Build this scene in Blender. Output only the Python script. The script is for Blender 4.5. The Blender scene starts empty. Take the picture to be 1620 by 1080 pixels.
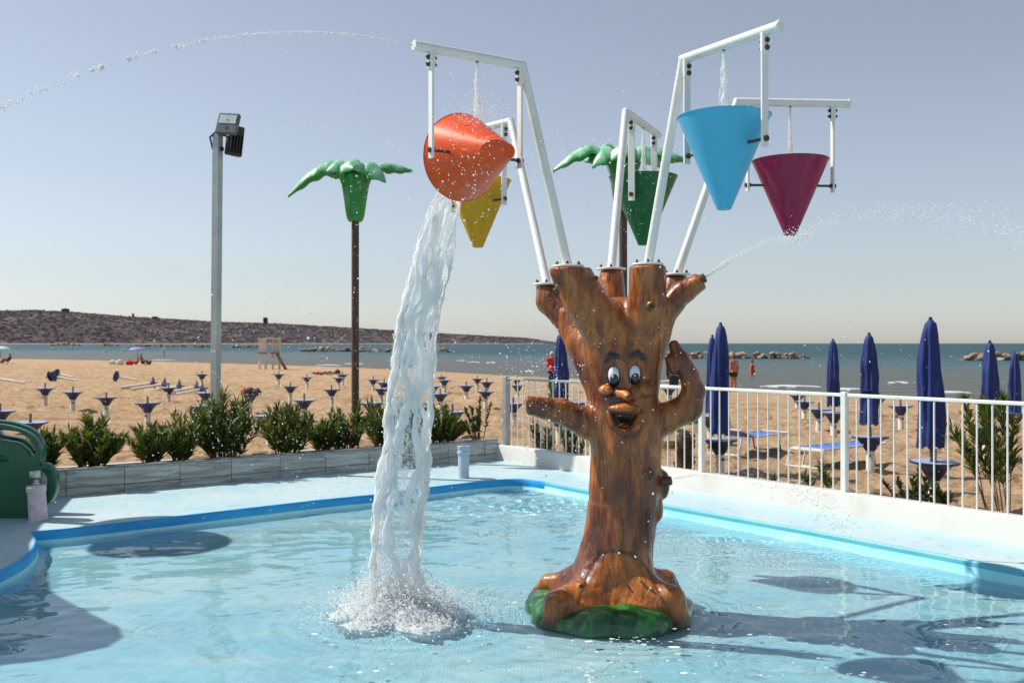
import bpy, math, random
import numpy as np
from mathutils import Vector, Matrix, Quaternion

random.seed(7)
RNG = np.random.default_rng(7)
SC = bpy.context.scene
COL = SC.collection

# ------------------------------------------------------------------ camera, sky, sun, exposure
F = 1575.0            # focal length in pixels of the 1620 px wide photograph (35 mm lens)
CAMZ = 1.7
cam_d = bpy.data.cameras.new('camera')
cam = bpy.data.objects.new('camera', cam_d)
COL.objects.link(cam)
cam.location = (0, 0, CAMZ)
cam.rotation_euler = (math.radians(90.11), 0, 0)
cam_d.lens = 35.0
cam_d.sensor_width = 36.0
cam_d.clip_start = 0.05
cam_d.clip_end = 60000
cam_d.dof.use_dof = True
cam_d.dof.focus_distance = 6.5
cam_d.dof.aperture_fstop = 4.0
SC.camera = cam

SUN_EL = math.radians(50)
SUN_AZ = math.atan2(-0.963, 0.27)          # from +Y towards +X
sdir = Vector((math.sin(SUN_AZ) * math.cos(SUN_EL), math.cos(SUN_AZ) * math.cos(SUN_EL), math.sin(SUN_EL)))
world = bpy.data.worlds.new('World')
SC.world = world
world.use_nodes = True
wn = world.node_tree
wn.nodes.clear()
wo = wn.nodes.new('ShaderNodeOutputWorld')
wb = wn.nodes.new('ShaderNodeBackground')
wh = wn.nodes.new('ShaderNodeHueSaturation')
ws = wn.nodes.new('ShaderNodeTexSky')
ws.sky_type = 'NISHITA'
ws.sun_disc = False
ws.sun_elevation = SUN_EL
ws.sun_rotation = SUN_AZ
ws.air_density = 1.0
ws.dust_density = 0.45
ws.ozone_density = 2.5
wh.inputs['Saturation'].default_value = 0.52
wh.inputs['Value'].default_value = 1.0
wt = wn.nodes.new('ShaderNodeMix'); wt.data_type = 'RGBA'; wt.blend_type = 'MULTIPLY'; wt.inputs[0].default_value = 1
wt.inputs[7].default_value = (0.965, 0.985, 1.025, 1)
wn.links.new(ws.outputs[0], wh.inputs['Color'])
wn.links.new(wh.outputs[0], wt.inputs[6])
wn.links.new(wt.outputs[2], wb.inputs[0])
wb.inputs[1].default_value = 0.096
wn.links.new(wb.outputs[0], wo.inputs[0])

sun_d = bpy.data.lights.new('sun', 'SUN')
sun_d.energy = 4.3
sun_d.angle = math.radians(0.53)
sun_d.color = (1.0, 0.94, 0.84)
sun = bpy.data.objects.new('sun', sun_d)
COL.objects.link(sun)
sun.rotation_euler = (-sdir).to_track_quat('-Z', 'Y').to_euler()

SC.view_settings.view_transform = 'Standard'
SC.view_settings.look = 'None'
SC.view_settings.gamma = 1
SC.view_settings.use_curve_mapping = False
SC.view_settings.exposure = 0.26
SC.cycles.max_bounces = 8
SC.cycles.transparent_max_bounces = 24
SC.cycles.caustics_reflective = False
SC.cycles.caustics_refractive = True
sun_d.cycles.is_caustics_light = True
SC.cycles.sample_clamp_indirect = 10.0

# ------------------------------------------------------------------ places
DECK = 0.0
WATER = -0.12
POOLZ = -0.23
SEA = -1.1

def P(px, py, D):
    """World point at depth D (metres along the view) that the photograph shows at px, py."""
    return np.array([(px - 810) / F * D, D, CAMZ - (py - 543) / F * D])

def on_plane(px, py, z):
    return P(px, py, (CAMZ - z) * F / (py - 543))

CORNER = np.array([-0.2, 14.6])
UP_ = np.array([0.802, 0.597])     # along the planter towards the corner
VF = np.array([0.595, -0.804])     # along the fence away from the corner
N1 = np.array([-0.597, 0.802])     # out of the pool yard across the planter
N2 = np.array([0.804, 0.595])      # out of the pool yard across the fence

SHK = np.array([-1.6, -0.7, -0.514, -0.26, -0.006, 0.235, 0.375, 0.514, 0.7, 1.6])
SHD = np.array([320, 230, 184, 134, 86.5, 62, 52.5, 48.5, 42, 26.])
SHD = SHD
def shoreD(k):
    return np.interp(k, SHK, SHD)

def ground_z(x, y):
    x = np.asarray(x, float); y = np.asarray(y, float)
    k = x / np.maximum(y, 0.1)
    u = y / shoreD(k)
    s = np.clip((u - 0.2) / 0.8, 0, 1.6) ** 1.6
    z = -0.22 - 0.88 * s
    a = (x - CORNER[0]) * N1[0] + (y - CORNER[1]) * N1[1]
    b = (x - CORNER[0]) * N2[0] + (y - CORNER[1]) * N2[1]
    sd = np.maximum(a, b)
    return np.where(sd < 0.16, -0.6, z)

def G(px, py):
    """Point of the beach seen at px, py."""
    z = -0.3
    for _ in range(30):
        D = (CAMZ - z) * F / (py - 543)
        x = (px - 810) / F * D
        z = z * 0.4 + 0.6 * float(max(ground_z(x, D), SEA if D < 0 else -9))
    return np.array([x, D, float(ground_z(x, D))])

# ------------------------------------------------------------------ noise
_T = np.random.default_rng(3).random((48, 48, 48)).astype(np.float32)
def vnoise(x, y, z):
    xi = np.floor(x).astype(int); yi = np.floor(y).astype(int); zi = np.floor(z).astype(int)
    fx = x - xi; fy = y - yi; fz = z - zi
    fx = fx * fx * (3 - 2 * fx); fy = fy * fy * (3 - 2 * fy); fz = fz * fz * (3 - 2 * fz)
    x0 = xi % 48; x1 = (xi + 1) % 48; y0 = yi % 48; y1 = (yi + 1) % 48; z0 = zi % 48; z1 = (zi + 1) % 48
    c00 = _T[x0, y0, z0] * (1 - fx) + _T[x1, y0, z0] * fx
    c10 = _T[x0, y1, z0] * (1 - fx) + _T[x1, y1, z0] * fx
    c01 = _T[x0, y0, z1] * (1 - fx) + _T[x1, y0, z1] * fx
    c11 = _T[x0, y1, z1] * (1 - fx) + _T[x1, y1, z1] * fx
    return (c00 * (1 - fy) + c10 * fy) * (1 - fz) + (c01 * (1 - fy) + c11 * fy) * fz
def fbm(x, y, z, o=4):
    s = 0; a = 0.5; t = 0
    for i in range(o):
        s = s + a * (vnoise(x, y, z) - 0.5); t += a
        x = x * 2.03 + 7.1; y = y * 2.03 + 3.7; z = z * 2.03 + 1.3; a *= 0.5
    return s / t * 2

# ------------------------------------------------------------------ materials
def nodes(m):
    m.use_nodes = True
    nt = m.node_tree
    return nt, nt.nodes['Principled BSDF'], nt.nodes['Material Output']

def ramp(nt, fac, stops):
    r = nt.nodes.new('ShaderNodeValToRGB')
    e = r.color_ramp.elements
    while len(e) < len(stops):
        e.new(0.5)
    for i, (p, c) in enumerate(stops):
        e[i].position = p
        e[i].color = tuple(c) + (1,) if len(c) == 3 else c
    nt.links.new(fac, r.inputs[0])
    return r

def coords(nt, scale=(1, 1, 1), kind='Object'):
    t = nt.nodes.new('ShaderNodeTexCoord')
    mp = nt.nodes.new('ShaderNodeMapping')
    mp.inputs['Scale'].default_value = scale
    nt.links.new(t.outputs[kind], mp.inputs[0])
    return mp.outputs[0]

def noise(nt, vec, scale, detail=4, rough=0.55, dist=0.0):
    n = nt.nodes.new('ShaderNodeTexNoise')
    n.inputs['Scale'].default_value = scale
    n.inputs['Detail'].default_value = detail
    n.inputs['Roughness'].default_value = rough
    n.inputs['Distortion'].default_value = dist
    nt.links.new(vec, n.inputs['Vector'])
    return n.outputs['Fac']

def mixc(nt, fac, a, b, mode='MIX'):
    m = nt.nodes.new('ShaderNodeMix')
    m.data_type = 'RGBA'; m.blend_type = mode
    for s, v in ((m.inputs[0], fac), (m.inputs[6], a), (m.inputs[7], b)):
        if hasattr(v, 'links'):
            nt.links.new(v, s)
        elif isinstance(v, (int, float)):
            s.default_value = v
        else:
            s.default_value = tuple(v) + (1,)
    return m.outputs[2]

def bump(nt, h, strength, dist=0.01, normal=None):
    b = nt.nodes.new('ShaderNodeBump')
    b.inputs['Strength'].default_value = strength
    b.inputs['Distance'].default_value = dist
    nt.links.new(h, b.inputs['Height'])
    if normal is not None:
        nt.links.new(normal, b.inputs['Normal'])
    return b.outputs[0]

def mat(name, c1, c2=None, scale=8, rough=0.5, bmp=0.0, bd=0.005, coat=0.0, metal=0.0, spec=0.5, stretch=(1, 1, 1), lo=0.35, hi=0.65, rv=0.0, trans=0.0, objrand=0.0):
    m = bpy.data.materials.new(name)
    nt, b, out = nodes(m)
    v = coords(nt, stretch)
    n = noise(nt, v, scale, 5)
    c2 = c2 or tuple(x * 0.8 for x in c1)
    r = ramp(nt, n, [(lo, c1), (hi, c2)])
    cs = r.outputs[0]
    if objrand:
        oi = nt.nodes.new('ShaderNodeObjectInfo')
        mr = nt.nodes.new('ShaderNodeMapRange')
        mr.inputs[3].default_value = 1 - objrand; mr.inputs[4].default_value = 1 + objrand
        nt.links.new(oi.outputs['Random'], mr.inputs[0])
        hs = nt.nodes.new('ShaderNodeHueSaturation')
        nt.links.new(cs, hs.inputs['Color']); nt.links.new(mr.outputs[0], hs.inputs['Value'])
        cs = hs.outputs[0]
    nt.links.new(cs, b.inputs['Base Color'])
    b.inputs['Roughness'].default_value = rough
    if rv:
        mr = nt.nodes.new('ShaderNodeMapRange')
        mr.inputs[3].default_value = rough - rv; mr.inputs[4].default_value = rough + rv
        nt.links.new(noise(nt, v, scale * 2.7, 4), mr.inputs[0])
        nt.links.new(mr.outputs[0], b.inputs['Roughness'])
    b.inputs['Metallic'].default_value = metal
    b.inputs['Specular IOR Level'].default_value = spec
    b.inputs['Coat Weight'].default_value = coat
    b.inputs['Coat Roughness'].default_value = 0.12
    if trans:
        b.inputs['Transmission Weight'].default_value = trans
    if bmp:
        nt.links.new(bump(nt, noise(nt, v, scale * 4, 6), bmp, bd), b.inputs['Normal'])
    return m

M = {}
M['white_pipe'] = mat('white_pipe', (0.80, 0.79, 0.74), (0.70, 0.66, 0.56), 5, 0.38, 0.1, 0.001, coat=0.2, lo=0.5, hi=0.8)
M['white_fence'] = mat('white_fence', (0.80, 0.80, 0.76), (0.68, 0.66, 0.58), 6, 0.4, 0.1, 0.001, lo=0.5, hi=0.8)
M['grey_post'] = mat('grey_post', (0.42, 0.46, 0.48), (0.34, 0.37, 0.38), 6, 0.35, metal=0.4)
M['kerb'] = mat('kerb', (0.66, 0.66, 0.63), (0.56, 0.53, 0.45), 2.6, 0.6, 0.3, 0.006, lo=0.48, hi=0.78)
M['lamp_pole'] = mat('lamp_pole', (0.46, 0.50, 0.49), (0.38, 0.42, 0.41), 4, 0.4, metal=0.15)
M['black_bolt'] = mat('black_bolt', (0.05, 0.045, 0.04), (0.12, 0.06, 0.03), 30, 0.45, metal=0.5)
M['steel'] = mat('steel', (0.55, 0.55, 0.54), (0.35, 0.33, 0.3), 20, 0.3, metal=0.9)
M['black_rod'] = mat('black_rod', (0.03, 0.035, 0.045), (0.05, 0.05, 0.05), 20, 0.4)
M['black_metal'] = mat('black_metal', (0.025, 0.022, 0.02), (0.04, 0.03, 0.025), 12, 0.45, 0.2, 0.002)
M['grey_plastic'] = mat('grey_plastic', (0.13, 0.14, 0.15), (0.1, 0.11, 0.12), 12, 0.5)
M['lens'] = mat('lens', (0.55, 0.72, 0.72), (0.72, 0.8, 0.78), 18, 0.12, coat=1.0)  # unlit glass; its cyan-white reflection is put into the base colour
M['pale_lens'] = mat('pale_lens', (0.8, 0.62, 0.25), (0.7, 0.5, 0.2), 18, 0.2)
M['pvc'] = mat('pvc', (0.50, 0.60, 0.70), (0.40, 0.50, 0.60), 6, 0.45, 0.1, 0.002)
M['pvc_worn'] = mat('pvc_worn', (0.72, 0.58, 0.62), (0.5, 0.4, 0.44), 14, 0.5, 0.3, 0.003, lo=0.45, hi=0.8)
M['cord_dark'] = mat('cord_dark', (0.10, 0.055, 0.025), (0.06, 0.035, 0.02), 6, 0.6, 0.3, 0.004, stretch=(4, 4, 1))
M['umbrella_cloth'] = mat('umbrella_cloth', (0.010, 0.034, 0.19), (0.007, 0.024, 0.14), 5, 0.7, 0.3, 0.01, stretch=(3, 3, .6))
M['tray_blue'] = mat('tray_blue', (0.014, 0.026, 0.095), (0.022, 0.036, 0.13), 6, 0.45, objrand=0.15)
M['tray_white'] = mat('tray_white', (0.38, 0.43, 0.62), (0.30, 0.35, 0.54), 6, 0.45)
M['post_white'] = mat('post_white', (0.74, 0.68, 0.6), (0.6, 0.52, 0.42), 9, 0.5, 0.2, 0.003, lo=0.4, hi=0.8, objrand=0.08)
M['stub_grey'] = mat('stub_grey', (0.16, 0.17, 0.22), (0.1, 0.1, 0.14), 9, 0.4, metal=0.3)
M['bed_cloth'] = mat('bed_cloth', (0.08, 0.16, 0.5), (0.12, 0.22, 0.58), 10, 0.7)
M['skin'] = mat('skin', (0.42, 0.17, 0.08), (0.36, 0.14, 0.065), 8, 0.5)
M['hair'] = mat('hair', (0.03, 0.02, 0.015), (0.05, 0.03, 0.02), 20, 0.6)
M['cloth_red'] = mat('cloth_red', (0.6, 0.02, 0.015), (0.5, 0.02, 0.012), 8, 0.8)
M['cloth_coral'] = mat('cloth_coral', (0.75, 0.09, 0.045), (0.6, 0.06, 0.03), 8, 0.8)
M['cloth_black'] = mat('cloth_black', (0.012, 0.014, 0.018), (0.02, 0.02, 0.025), 8, 0.8)
M['cloth_navy'] = mat('cloth_navy', (0.012, 0.018, 0.05), (0.02, 0.025, 0.06), 8, 0.8)
M['cloth_white'] = mat('cloth_white', (0.7, 0.66, 0.62), (0.6, 0.56, 0.5), 8, 0.8)
M['cloth_brown'] = mat('cloth_brown', (0.12, 0.05, 0.035), (0.07, 0.03, 0.02), 8, 0.8)
M['cloth_orange'] = mat('cloth_orange', (0.75, 0.16, 0.02), (0.6, 0.12, 0.02), 8, 0.7)
M['cloth_purple'] = mat('cloth_purple', (0.24, 0.22, 0.6), (0.3, 0.28, 0.66), 8, 0.7)
M['cloth_teal'] = mat('cloth_teal', (0.3, 0.62, 0.62), (0.7, 0.75, 0.72), 3, 0.7)
M['tower_white'] = mat('tower_white', (0.72, 0.7, 0.64), (0.6, 0.57, 0.5), 3, 0.6)
M['tower_brown'] = mat('tower_brown', (0.3, 0.2, 0.14), (0.2, 0.13, 0.09), 3, 0.6)
M['soil'] = mat('soil', (0.09, 0.055, 0.03), (0.22, 0.14, 0.08), 12, 0.9, 0.6, 0.02)
M['stem'] = mat('stem', (0.12, 0.075, 0.04), (0.08, 0.05, 0.03), 20, 0.8)
M['toy_green'] = mat('toy_green', (0.004, 0.115, 0.05), (0.003, 0.09, 0.038), 3, 0.32, 0.08, 0.003, coat=0.3)
M['roof_green'] = mat('roof_green', (0.01, 0.12, 0.06), (0.02, 0.16, 0.08), 2, 0.5)
M['buoy'] = mat('buoy', (0.88, 0.88, 0.85), (0.84, 0.84, 0.8), 2, 0.5)
M['eye_white'] = mat('eye_white', (0.78, 0.8, 0.84), (0.7, 0.73, 0.8), 20, 0.2, coat=0.6)
M['eye_black'] = mat('eye_black', (0.008, 0.008, 0.01), (0.012, 0.012, 0.012), 20, 0.15, coat=0.6)
M['nozzle_brown'] = mat('nozzle_brown', (0.16, 0.06, 0.03), (0.09, 0.035, 0.02), 20, 0.4)
M['pupil_glint'] = mat('pupil_glint', (0.8, 0.82, 0.85), None, 20, 0.3)

def bucket_mat(name, c):
    m = bpy.data.materials.new(name)
    nt, b, out = nodes(m)
    v = coords(nt, (1, 1, 1))
    st = coords(nt, (14, 14, 1.2))
    n1 = noise(nt, st, 1.5, 5)
    n2 = noise(nt, v, 5, 5)
    col = ramp(nt, n1, [(0.35, c), (0.75, tuple(min(1, x * 0.82 + 0.03) for x in c))]).outputs[0]
    chalk = ramp(nt, n2, [(0.6, (0, 0, 0)), (0.78, (0.22, 0.22, 0.22))])
    col = mixc(nt, chalk.outputs[0], col, tuple(min(1, x * 0.7 + 0.22) for x in c))
    nt.links.new(col, b.inputs['Base Color'])
    mr = nt.nodes.new('ShaderNodeMapRange'); mr.inputs[3].default_value = 0.22; mr.inputs[4].default_value = 0.5
    nt.links.new(n2, mr.inputs[0]); nt.links.new(mr.outputs[0], b.inputs['Roughness'])
    b.inputs['Coat Weight'].default_value = 0.12
    b.inputs['Specular IOR Level'].default_value = 0.22
    b.inputs['Coat Roughness'].default_value = 0.2
    nt.links.new(bump(nt, noise(nt, v, 40, 3), 0.12, 0.003), b.inputs['Normal'])
    return m
M['bucket_orange'] = bucket_mat('bucket_orange', (0.80, 0.088, 0.006))
M['bucket_yellow'] = bucket_mat('bucket_yellow', (0.62, 0.34, 0.005))
M['bucket_blue'] = bucket_mat('bucket_blue', (0.075, 0.45, 0.70))
M['bucket_red'] = bucket_mat('bucket_red', (0.30, 0.012, 0.07))
M['bucket_green'] = bucket_mat('bucket_green', (0.012, 0.13, 0.035))

def wood_mat():
    m = bpy.data.materials.new('painted_bark')
    nt, b, out = nodes(m)
    v = coords(nt, (1, 1, 0.16))
    v2 = coords(nt, (1, 1, 0.45))
    streak = noise(nt, v, 30, 5, 0.55, 0.7)
    patch = noise(nt, v2, 3.6, 4, 0.5, 0.5)
    fine = noise(nt, v, 120, 4, 0.6, 0.3)
    base = ramp(nt, patch, [(0.34, (0.065, 0.015, 0.005)), (0.46, (0.24, 0.053, 0.009)), (0.57, (0.50, 0.155, 0.015)), (0.70, (0.13, 0.030, 0.006))]).outputs[0]
    sr = ramp(nt, streak, [(0.36, (1, 1, 1)), (0.58, (0, 0, 0))]).outputs[0]
    c = mixc(nt, sr, base, (0.05, 0.014, 0.006))
    fr = ramp(nt, fine, [(0.52, (0, 0, 0)), (0.75, (0.5, 0.5, 0.5))]).outputs[0]
    c = mixc(nt, fr, c, (0.50, 0.17, 0.035))
    c = mixc(nt, 0.7, base, c)
    at = nt.nodes.new('ShaderNodeAttribute'); at.attribute_name = 'orange'
    c = mixc(nt, at.outputs['Fac'], c, (0.72, 0.22, 0.03))
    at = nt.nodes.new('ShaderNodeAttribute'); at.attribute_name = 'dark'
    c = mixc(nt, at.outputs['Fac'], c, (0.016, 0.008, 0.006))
    nt.links.new(c, b.inputs['Base Color'])
    mr = nt.nodes.new('ShaderNodeMapRange'); mr.inputs[3].default_value = 0.24; mr.inputs[4].default_value = 0.5
    nt.links.new(patch, mr.inputs[0]); nt.links.new(mr.outputs[0], b.inputs['Roughness'])
    b.inputs['Coat Weight'].default_value = 0.5
    b.inputs['Specular IOR Level'].default_value = 0.4
    b.inputs['Coat Roughness'].default_value = 0.14
    n = bump(nt, streak, 0.7, 0.014)
    n = bump(nt, fine, 0.15, 0.002, n)
    nt.links.new(n, b.inputs['Normal'])
    return m
M['bark'] = wood_mat()

def grassy_paint():
    m = bpy.data.materials.new('painted_grass_base')
    nt, b, out = nodes(m)
    v = coords(nt, (1, 1, 1))
    r = ramp(nt, noise(nt, v, 9, 5, 0.6, 1.0), [(0.3, (0.003, 0.028, 0.008)), (0.5, (0.008, 0.085, 0.018)), (0.64, (0.03, 0.20, 0.03)), (0.8, (0.22, 0.32, 0.05))])
    nt.links.new(r.outputs[0], b.inputs['Base Color'])
    b.inputs['Roughness'].default_value = 0.3
    b.inputs['Coat Weight'].default_value = 0.5
    nt.links.new(bump(nt, noise(nt, v, 30, 5), 0.5, 0.01), b.inputs['Normal'])
    return m
M['grass_paint'] = grassy_paint()

def palm_mat():
    m = bpy.data.materials.new('palm_plastic')
    nt, b, out = nodes(m)
    v = coords(nt, (1, 1, 1))
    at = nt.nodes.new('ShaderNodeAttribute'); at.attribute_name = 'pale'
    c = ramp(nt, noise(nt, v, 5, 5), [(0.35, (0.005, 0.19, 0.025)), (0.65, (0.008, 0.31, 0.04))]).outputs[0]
    p = ramp(nt, noise(nt, v, 8, 4), [(0.35, (0.10, 0.46, 0.20)), (0.6, (0.42, 0.68, 0.48))]).outputs[0]  # mint frond tops: faded paint with the sunlit sheen mixed into the colour
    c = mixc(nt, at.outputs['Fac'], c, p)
    nt.links.new(c, b.inputs['Base Color'])
    b.inputs['Roughness'].default_value = 0.3
    b.inputs['Coat Weight'].default_value = 0.4
    nt.links.new(bump(nt, noise(nt, v, 20, 4), 0.25, 0.01), b.inputs['Normal'])
    return m
M['palm'] = palm_mat()

def leaf_mat(name, dk, lt):
    m = bpy.data.materials.new(name)
    nt, b, out = nodes(m)
    at = nt.nodes.new('ShaderNodeAttribute'); at.attribute_name = 'rnd'
    c = ramp(nt, at.outputs['Fac'], [(0.0, dk), (0.7, lt), (0.97, tuple(x * 1.2 for x in lt)), (1.0, (0.25, 0.14, 0.04))]).outputs[0]
    nt.links.new(c, b.inputs['Base Color'])
    b.inputs['Roughness'].default_value = 0.42
    t = nt.nodes.new('ShaderNodeBsdfTranslucent')
    nt.links.new(mixc(nt, 0.5, c, (0.25, 0.35, 0.03)), t.inputs[0])
    mx = nt.nodes.new('ShaderNodeMixShader'); mx.inputs[0].default_value = 0.28
    nt.links.new(b.outputs[0], mx.inputs[1]); nt.links.new(t.outputs[0], mx.inputs[2])
    nt.links.new(mx.outputs[0], out.inputs[0])
    return m
M['leaf'] = leaf_mat('oleander_leaf', (0.022, 0.045, 0.012), (0.125, 0.155, 0.03))
M['leaf_dark'] = leaf_mat('dark_leaf', (0.012, 0.025, 0.012), (0.045, 0.06, 0.022))
M['leaf_palm'] = leaf_mat('fan_leaf', (0.03, 0.06, 0.02), (0.14, 0.16, 0.04))
M['flower'] = mat('flower', (0.6, 0.12, 0.18), (0.5, 0.08, 0.12), 10, 0.7)

def sand_mat():
    m = bpy.data.materials.new('sand')
    nt, b, out = nodes(m)
    v = coords(nt, (1, 1, 1)); vs = coords(nt, (0.35, 1.6, 1))
    c = ramp(nt, noise(nt, vs, 0.9, 8, 0.62), [(0.3, (0.38, 0.25, 0.145)), (0.48, (0.52, 0.355, 0.212)), (0.68, (0.60, 0.42, 0.262))]).outputs[0]
    d = ramp(nt, noise(nt, coords(nt, (0.6, 1.5, 1)), 5, 7, 0.7), [(0.34, (0.66, 0.62, 0.58)), (0.5, (1, 1, 1))]).outputs[0]
    c = mixc(nt, 1.0, c, d, 'MULTIPLY')
    at = nt.nodes.new('ShaderNodeAttribute'); at.attribute_name = 'wet'
    c = mixc(nt, at.outputs['Fac'], c, (0.30, 0.19, 0.10))
    nt.links.new(c, b.inputs['Base Color'])
    b.inputs['Roughness'].default_value = 0.95
    b.inputs['Specular IOR Level'].default_value = 0.15
    n = bump(nt, noise(nt, vs, 2.2, 8, 0.65), 1.0, 0.22)
    n = bump(nt, noise(nt, v, 9, 6, 0.65), 0.9, 0.06, n)
    nt.links.new(n, b.inputs['Normal'])
    return m
M['sand'] = sand_mat()

def sea_mat():
    m = bpy.data.materials.new('sea_water')
    nt, b, out = nodes(m)
    at = nt.nodes.new('ShaderNodeAttribute'); at.attribute_name = 'off'
    v = coords(nt, (0.25, 1.0, 1))
    n = noise(nt, v, 0.09, 6, 0.6)
    ad = nt.nodes.new('ShaderNodeMath'); ad.operation = 'MULTIPLY_ADD'
    nt.links.new(n, ad.inputs[0]); ad.inputs[1].default_value = 0.22
    nt.links.new(at.outputs['Fac'], ad.inputs[2])
    c = ramp(nt, ad.outputs[0], [(0.10, (0.115, 0.11, 0.088)), (0.3, (0.10, 0.115, 0.105)), (0.5, (0.075, 0.115, 0.12)), (0.66, (0.03, 0.105, 0.115)), (0.9, (0.010, 0.055, 0.065))]).outputs[0]
    nt.links.new(c, b.inputs['Base Color'])
    b.inputs['Roughness'].default_value = 0.35
    b.inputs['IOR'].default_value = 1.33
    b.inputs['Specular IOR Level'].default_value = 0.28
    w = nt.nodes.new('ShaderNodeTexWave'); w.wave_type = 'BANDS'; w.bands_direction = 'Y'
    w.inputs['Scale'].default_value = 0.09; w.inputs['Distortion'].default_value = 7; w.inputs['Detail'].default_value = 3
    w.inputs['Detail Scale'].default_value = 0.7
    nt.links.new(coords(nt, (0.35, 1, 1)), w.inputs['Vector'])
    nn = bump(nt, w.outputs['Fac'], 0.9, 0.5)
    nn = bump(nt, noise(nt, coords(nt, (0.3, 1, 1)), 1.3, 6, 0.7), 1.0, 0.35, nn)
    nt.links.new(nn, b.inputs['Normal'])
    return m
M['sea'] = sea_mat()

def hill_mat():
    m = bpy.data.materials.new('hillside')
    nt, b, out = nodes(m)
    v = coords(nt, (0.5, 0.5, 3))
    c = ramp(nt, noise(nt, v, 0.014, 9, 0.7), [(0.36, (0.09, 0.080, 0.088)), (0.52, (0.12, 0.102, 0.108)), (0.62, (0.21, 0.170, 0.165)), (0.72, (0.13, 0.112, 0.112))]).outputs[0]  # paled and greyed stops: the distance haze is put into the hill colour
    nt.links.new(c, b.inputs['Base Color'])
    b.inputs['Roughness'].default_value = 1.0
    b.inputs['Specular IOR Level'].default_value = 0.0
    return m
M['hill'] = hill_mat()
M['wood_far'] = mat('far_wood', (0.10, 0.088, 0.096), (0.135, 0.116, 0.12), 0.02, 1.0, spec=0)  # greyed like the hill, with the haze in the colour
M['house_far'] = mat('far_house', (0.46, 0.38, 0.34), (0.3, 0.24, 0.21), 0.01, 0.9, spec=0)
M['house_dark'] = mat('far_tower', (0.10, 0.09, 0.1), (0.08, 0.075, 0.085), 0.05, 0.9, spec=0)
M['window_dark'] = mat('far_window', (0.03, 0.03, 0.035), None, 0.05, 0.5, spec=0.2)
M['rock'] = mat('rock', (0.42, 0.33, 0.25), (0.25, 0.17, 0.12), 0.7, 0.9, 0.8, 0.2, objrand=0.3, lo=0.4, hi=0.6)
M['wet_rock'] = mat('wet_rock', (0.14, 0.075, 0.05), (0.09, 0.05, 0.035), 0.7, 0.6, 0.5, 0.2)

def deck_mat():
    m = bpy.data.materials.new('deck_paint')
    nt, b, out = nodes(m)
    v = coords(nt)
    c = ramp(nt, noise(nt, v, 1.1, 7, 0.6), [(0.35, (0.52, 0.64, 0.66)), (0.5, (0.46, 0.62, 0.68)), (0.62, (0.39, 0.59, 0.67)), (0.75, (0.54, 0.57, 0.53))]).outputs[0]
    s = ramp(nt, noise(nt, v, 7, 6, 0.7), [(0.3, (0.74, 0.70, 0.64)), (0.46, (1, 1, 1))]).outputs[0]
    c = mixc(nt, 1.0, c, s, 'MULTIPLY')
    vo = nt.nodes.new('ShaderNodeTexVoronoi'); vo.inputs['Scale'].default_value = 9
    nt.links.new(v, vo.inputs['Vector'])
    sp = ramp(nt, vo.outputs['Distance'], [(0.02, (0.35, 0.3, 0.25)), (0.05, (1, 1, 1))]).outputs[0]
    c = mixc(nt, 0.5, c, mixc(nt, 1.0, c, sp, 'MULTIPLY'))
    nt.links.new(c, b.inputs['Base Color'])
    b.inputs['Roughness'].default_value = 0.55
    nt.links.new(bump(nt, noise(nt, v, 25, 5), 0.25, 0.004), b.inputs['Normal'])
    return m
M['deck'] = deck_mat()
M['rim_blue'] = mat('rim_blue', (0.008, 0.30, 0.72), (0.02, 0.42, 0.80), 2.5, 0.4, 0.2, 0.004, stretch=(1, 1, 3))
M['rim_blue_low'] = mat('rim_blue_low', (0.05, 0.42, 0.70), (0.10, 0.50, 0.74), 2.5, 0.4, 0.2, 0.004, stretch=(1, 1, 3))
M['rim_cyan'] = mat('rim_cyan', (0.08, 0.42, 0.54), (0.13, 0.5, 0.6), 2.5, 0.4, 0.2, 0.004)

def floor_mat():
    m = bpy.data.materials.new('pool_floor_paint')
    nt, b, out = nodes(m)
    v = coords(nt, (1, 1, 1)); vs = coords(nt, (0.7, 1.6, 1))
    c = ramp(nt, noise(nt, vs, 0.8, 8, 0.6, 0.8), [(0.3, (0.29, 0.75, 0.93)), (0.5, (0.39, 0.82, 0.95)), (0.62, (0.54, 0.89, 0.95)), (0.8, (0.41, 0.79, 0.90))]).outputs[0]
    worn = ramp(nt, noise(nt, vs, 2.4, 5, 0.6, 1.2), [(0.60, (0, 0, 0)), (0.66, (0.7, 0.7, 0.7))]).outputs[0]
    c = mixc(nt, worn, c, (0.33, 0.60, 0.63))
    vo = nt.nodes.new('ShaderNodeTexVoronoi'); vo.feature = 'DISTANCE_TO_EDGE'; vo.inputs['Scale'].default_value = 0.55
    wv = nt.nodes.new('ShaderNodeVectorMath'); wv.operation = 'ADD'
    nz = nt.nodes.new('ShaderNodeTexNoise'); nz.inputs['Scale'].default_value = 2.0; nz.inputs['Detail'].default_value = 5
    nt.links.new(v, nz.inputs['Vector']); nt.links.new(v, wv.inputs[0]); nt.links.new(nz.outputs['Color'], wv.inputs[1])
    nt.links.new(wv.outputs[0], vo.inputs['Vector'])
    cr = ramp(nt, vo.outputs['Distance'], [(0.0, (1, 1, 1)), (0.006, (0, 0, 0))]).outputs[0]
    c = mixc(nt, mixc(nt, 0.55, (0, 0, 0), cr), c, (0.25, 0.45, 0.5))
    nt.links.new(c, b.inputs['Base Color'])
    b.inputs['Roughness'].default_value = 0.7
    nt.links.new(bump(nt, noise(nt, v, 12, 5), 0.3, 0.01), b.inputs['Normal'])
    return m
M['pool_floor'] = floor_mat()

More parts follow.
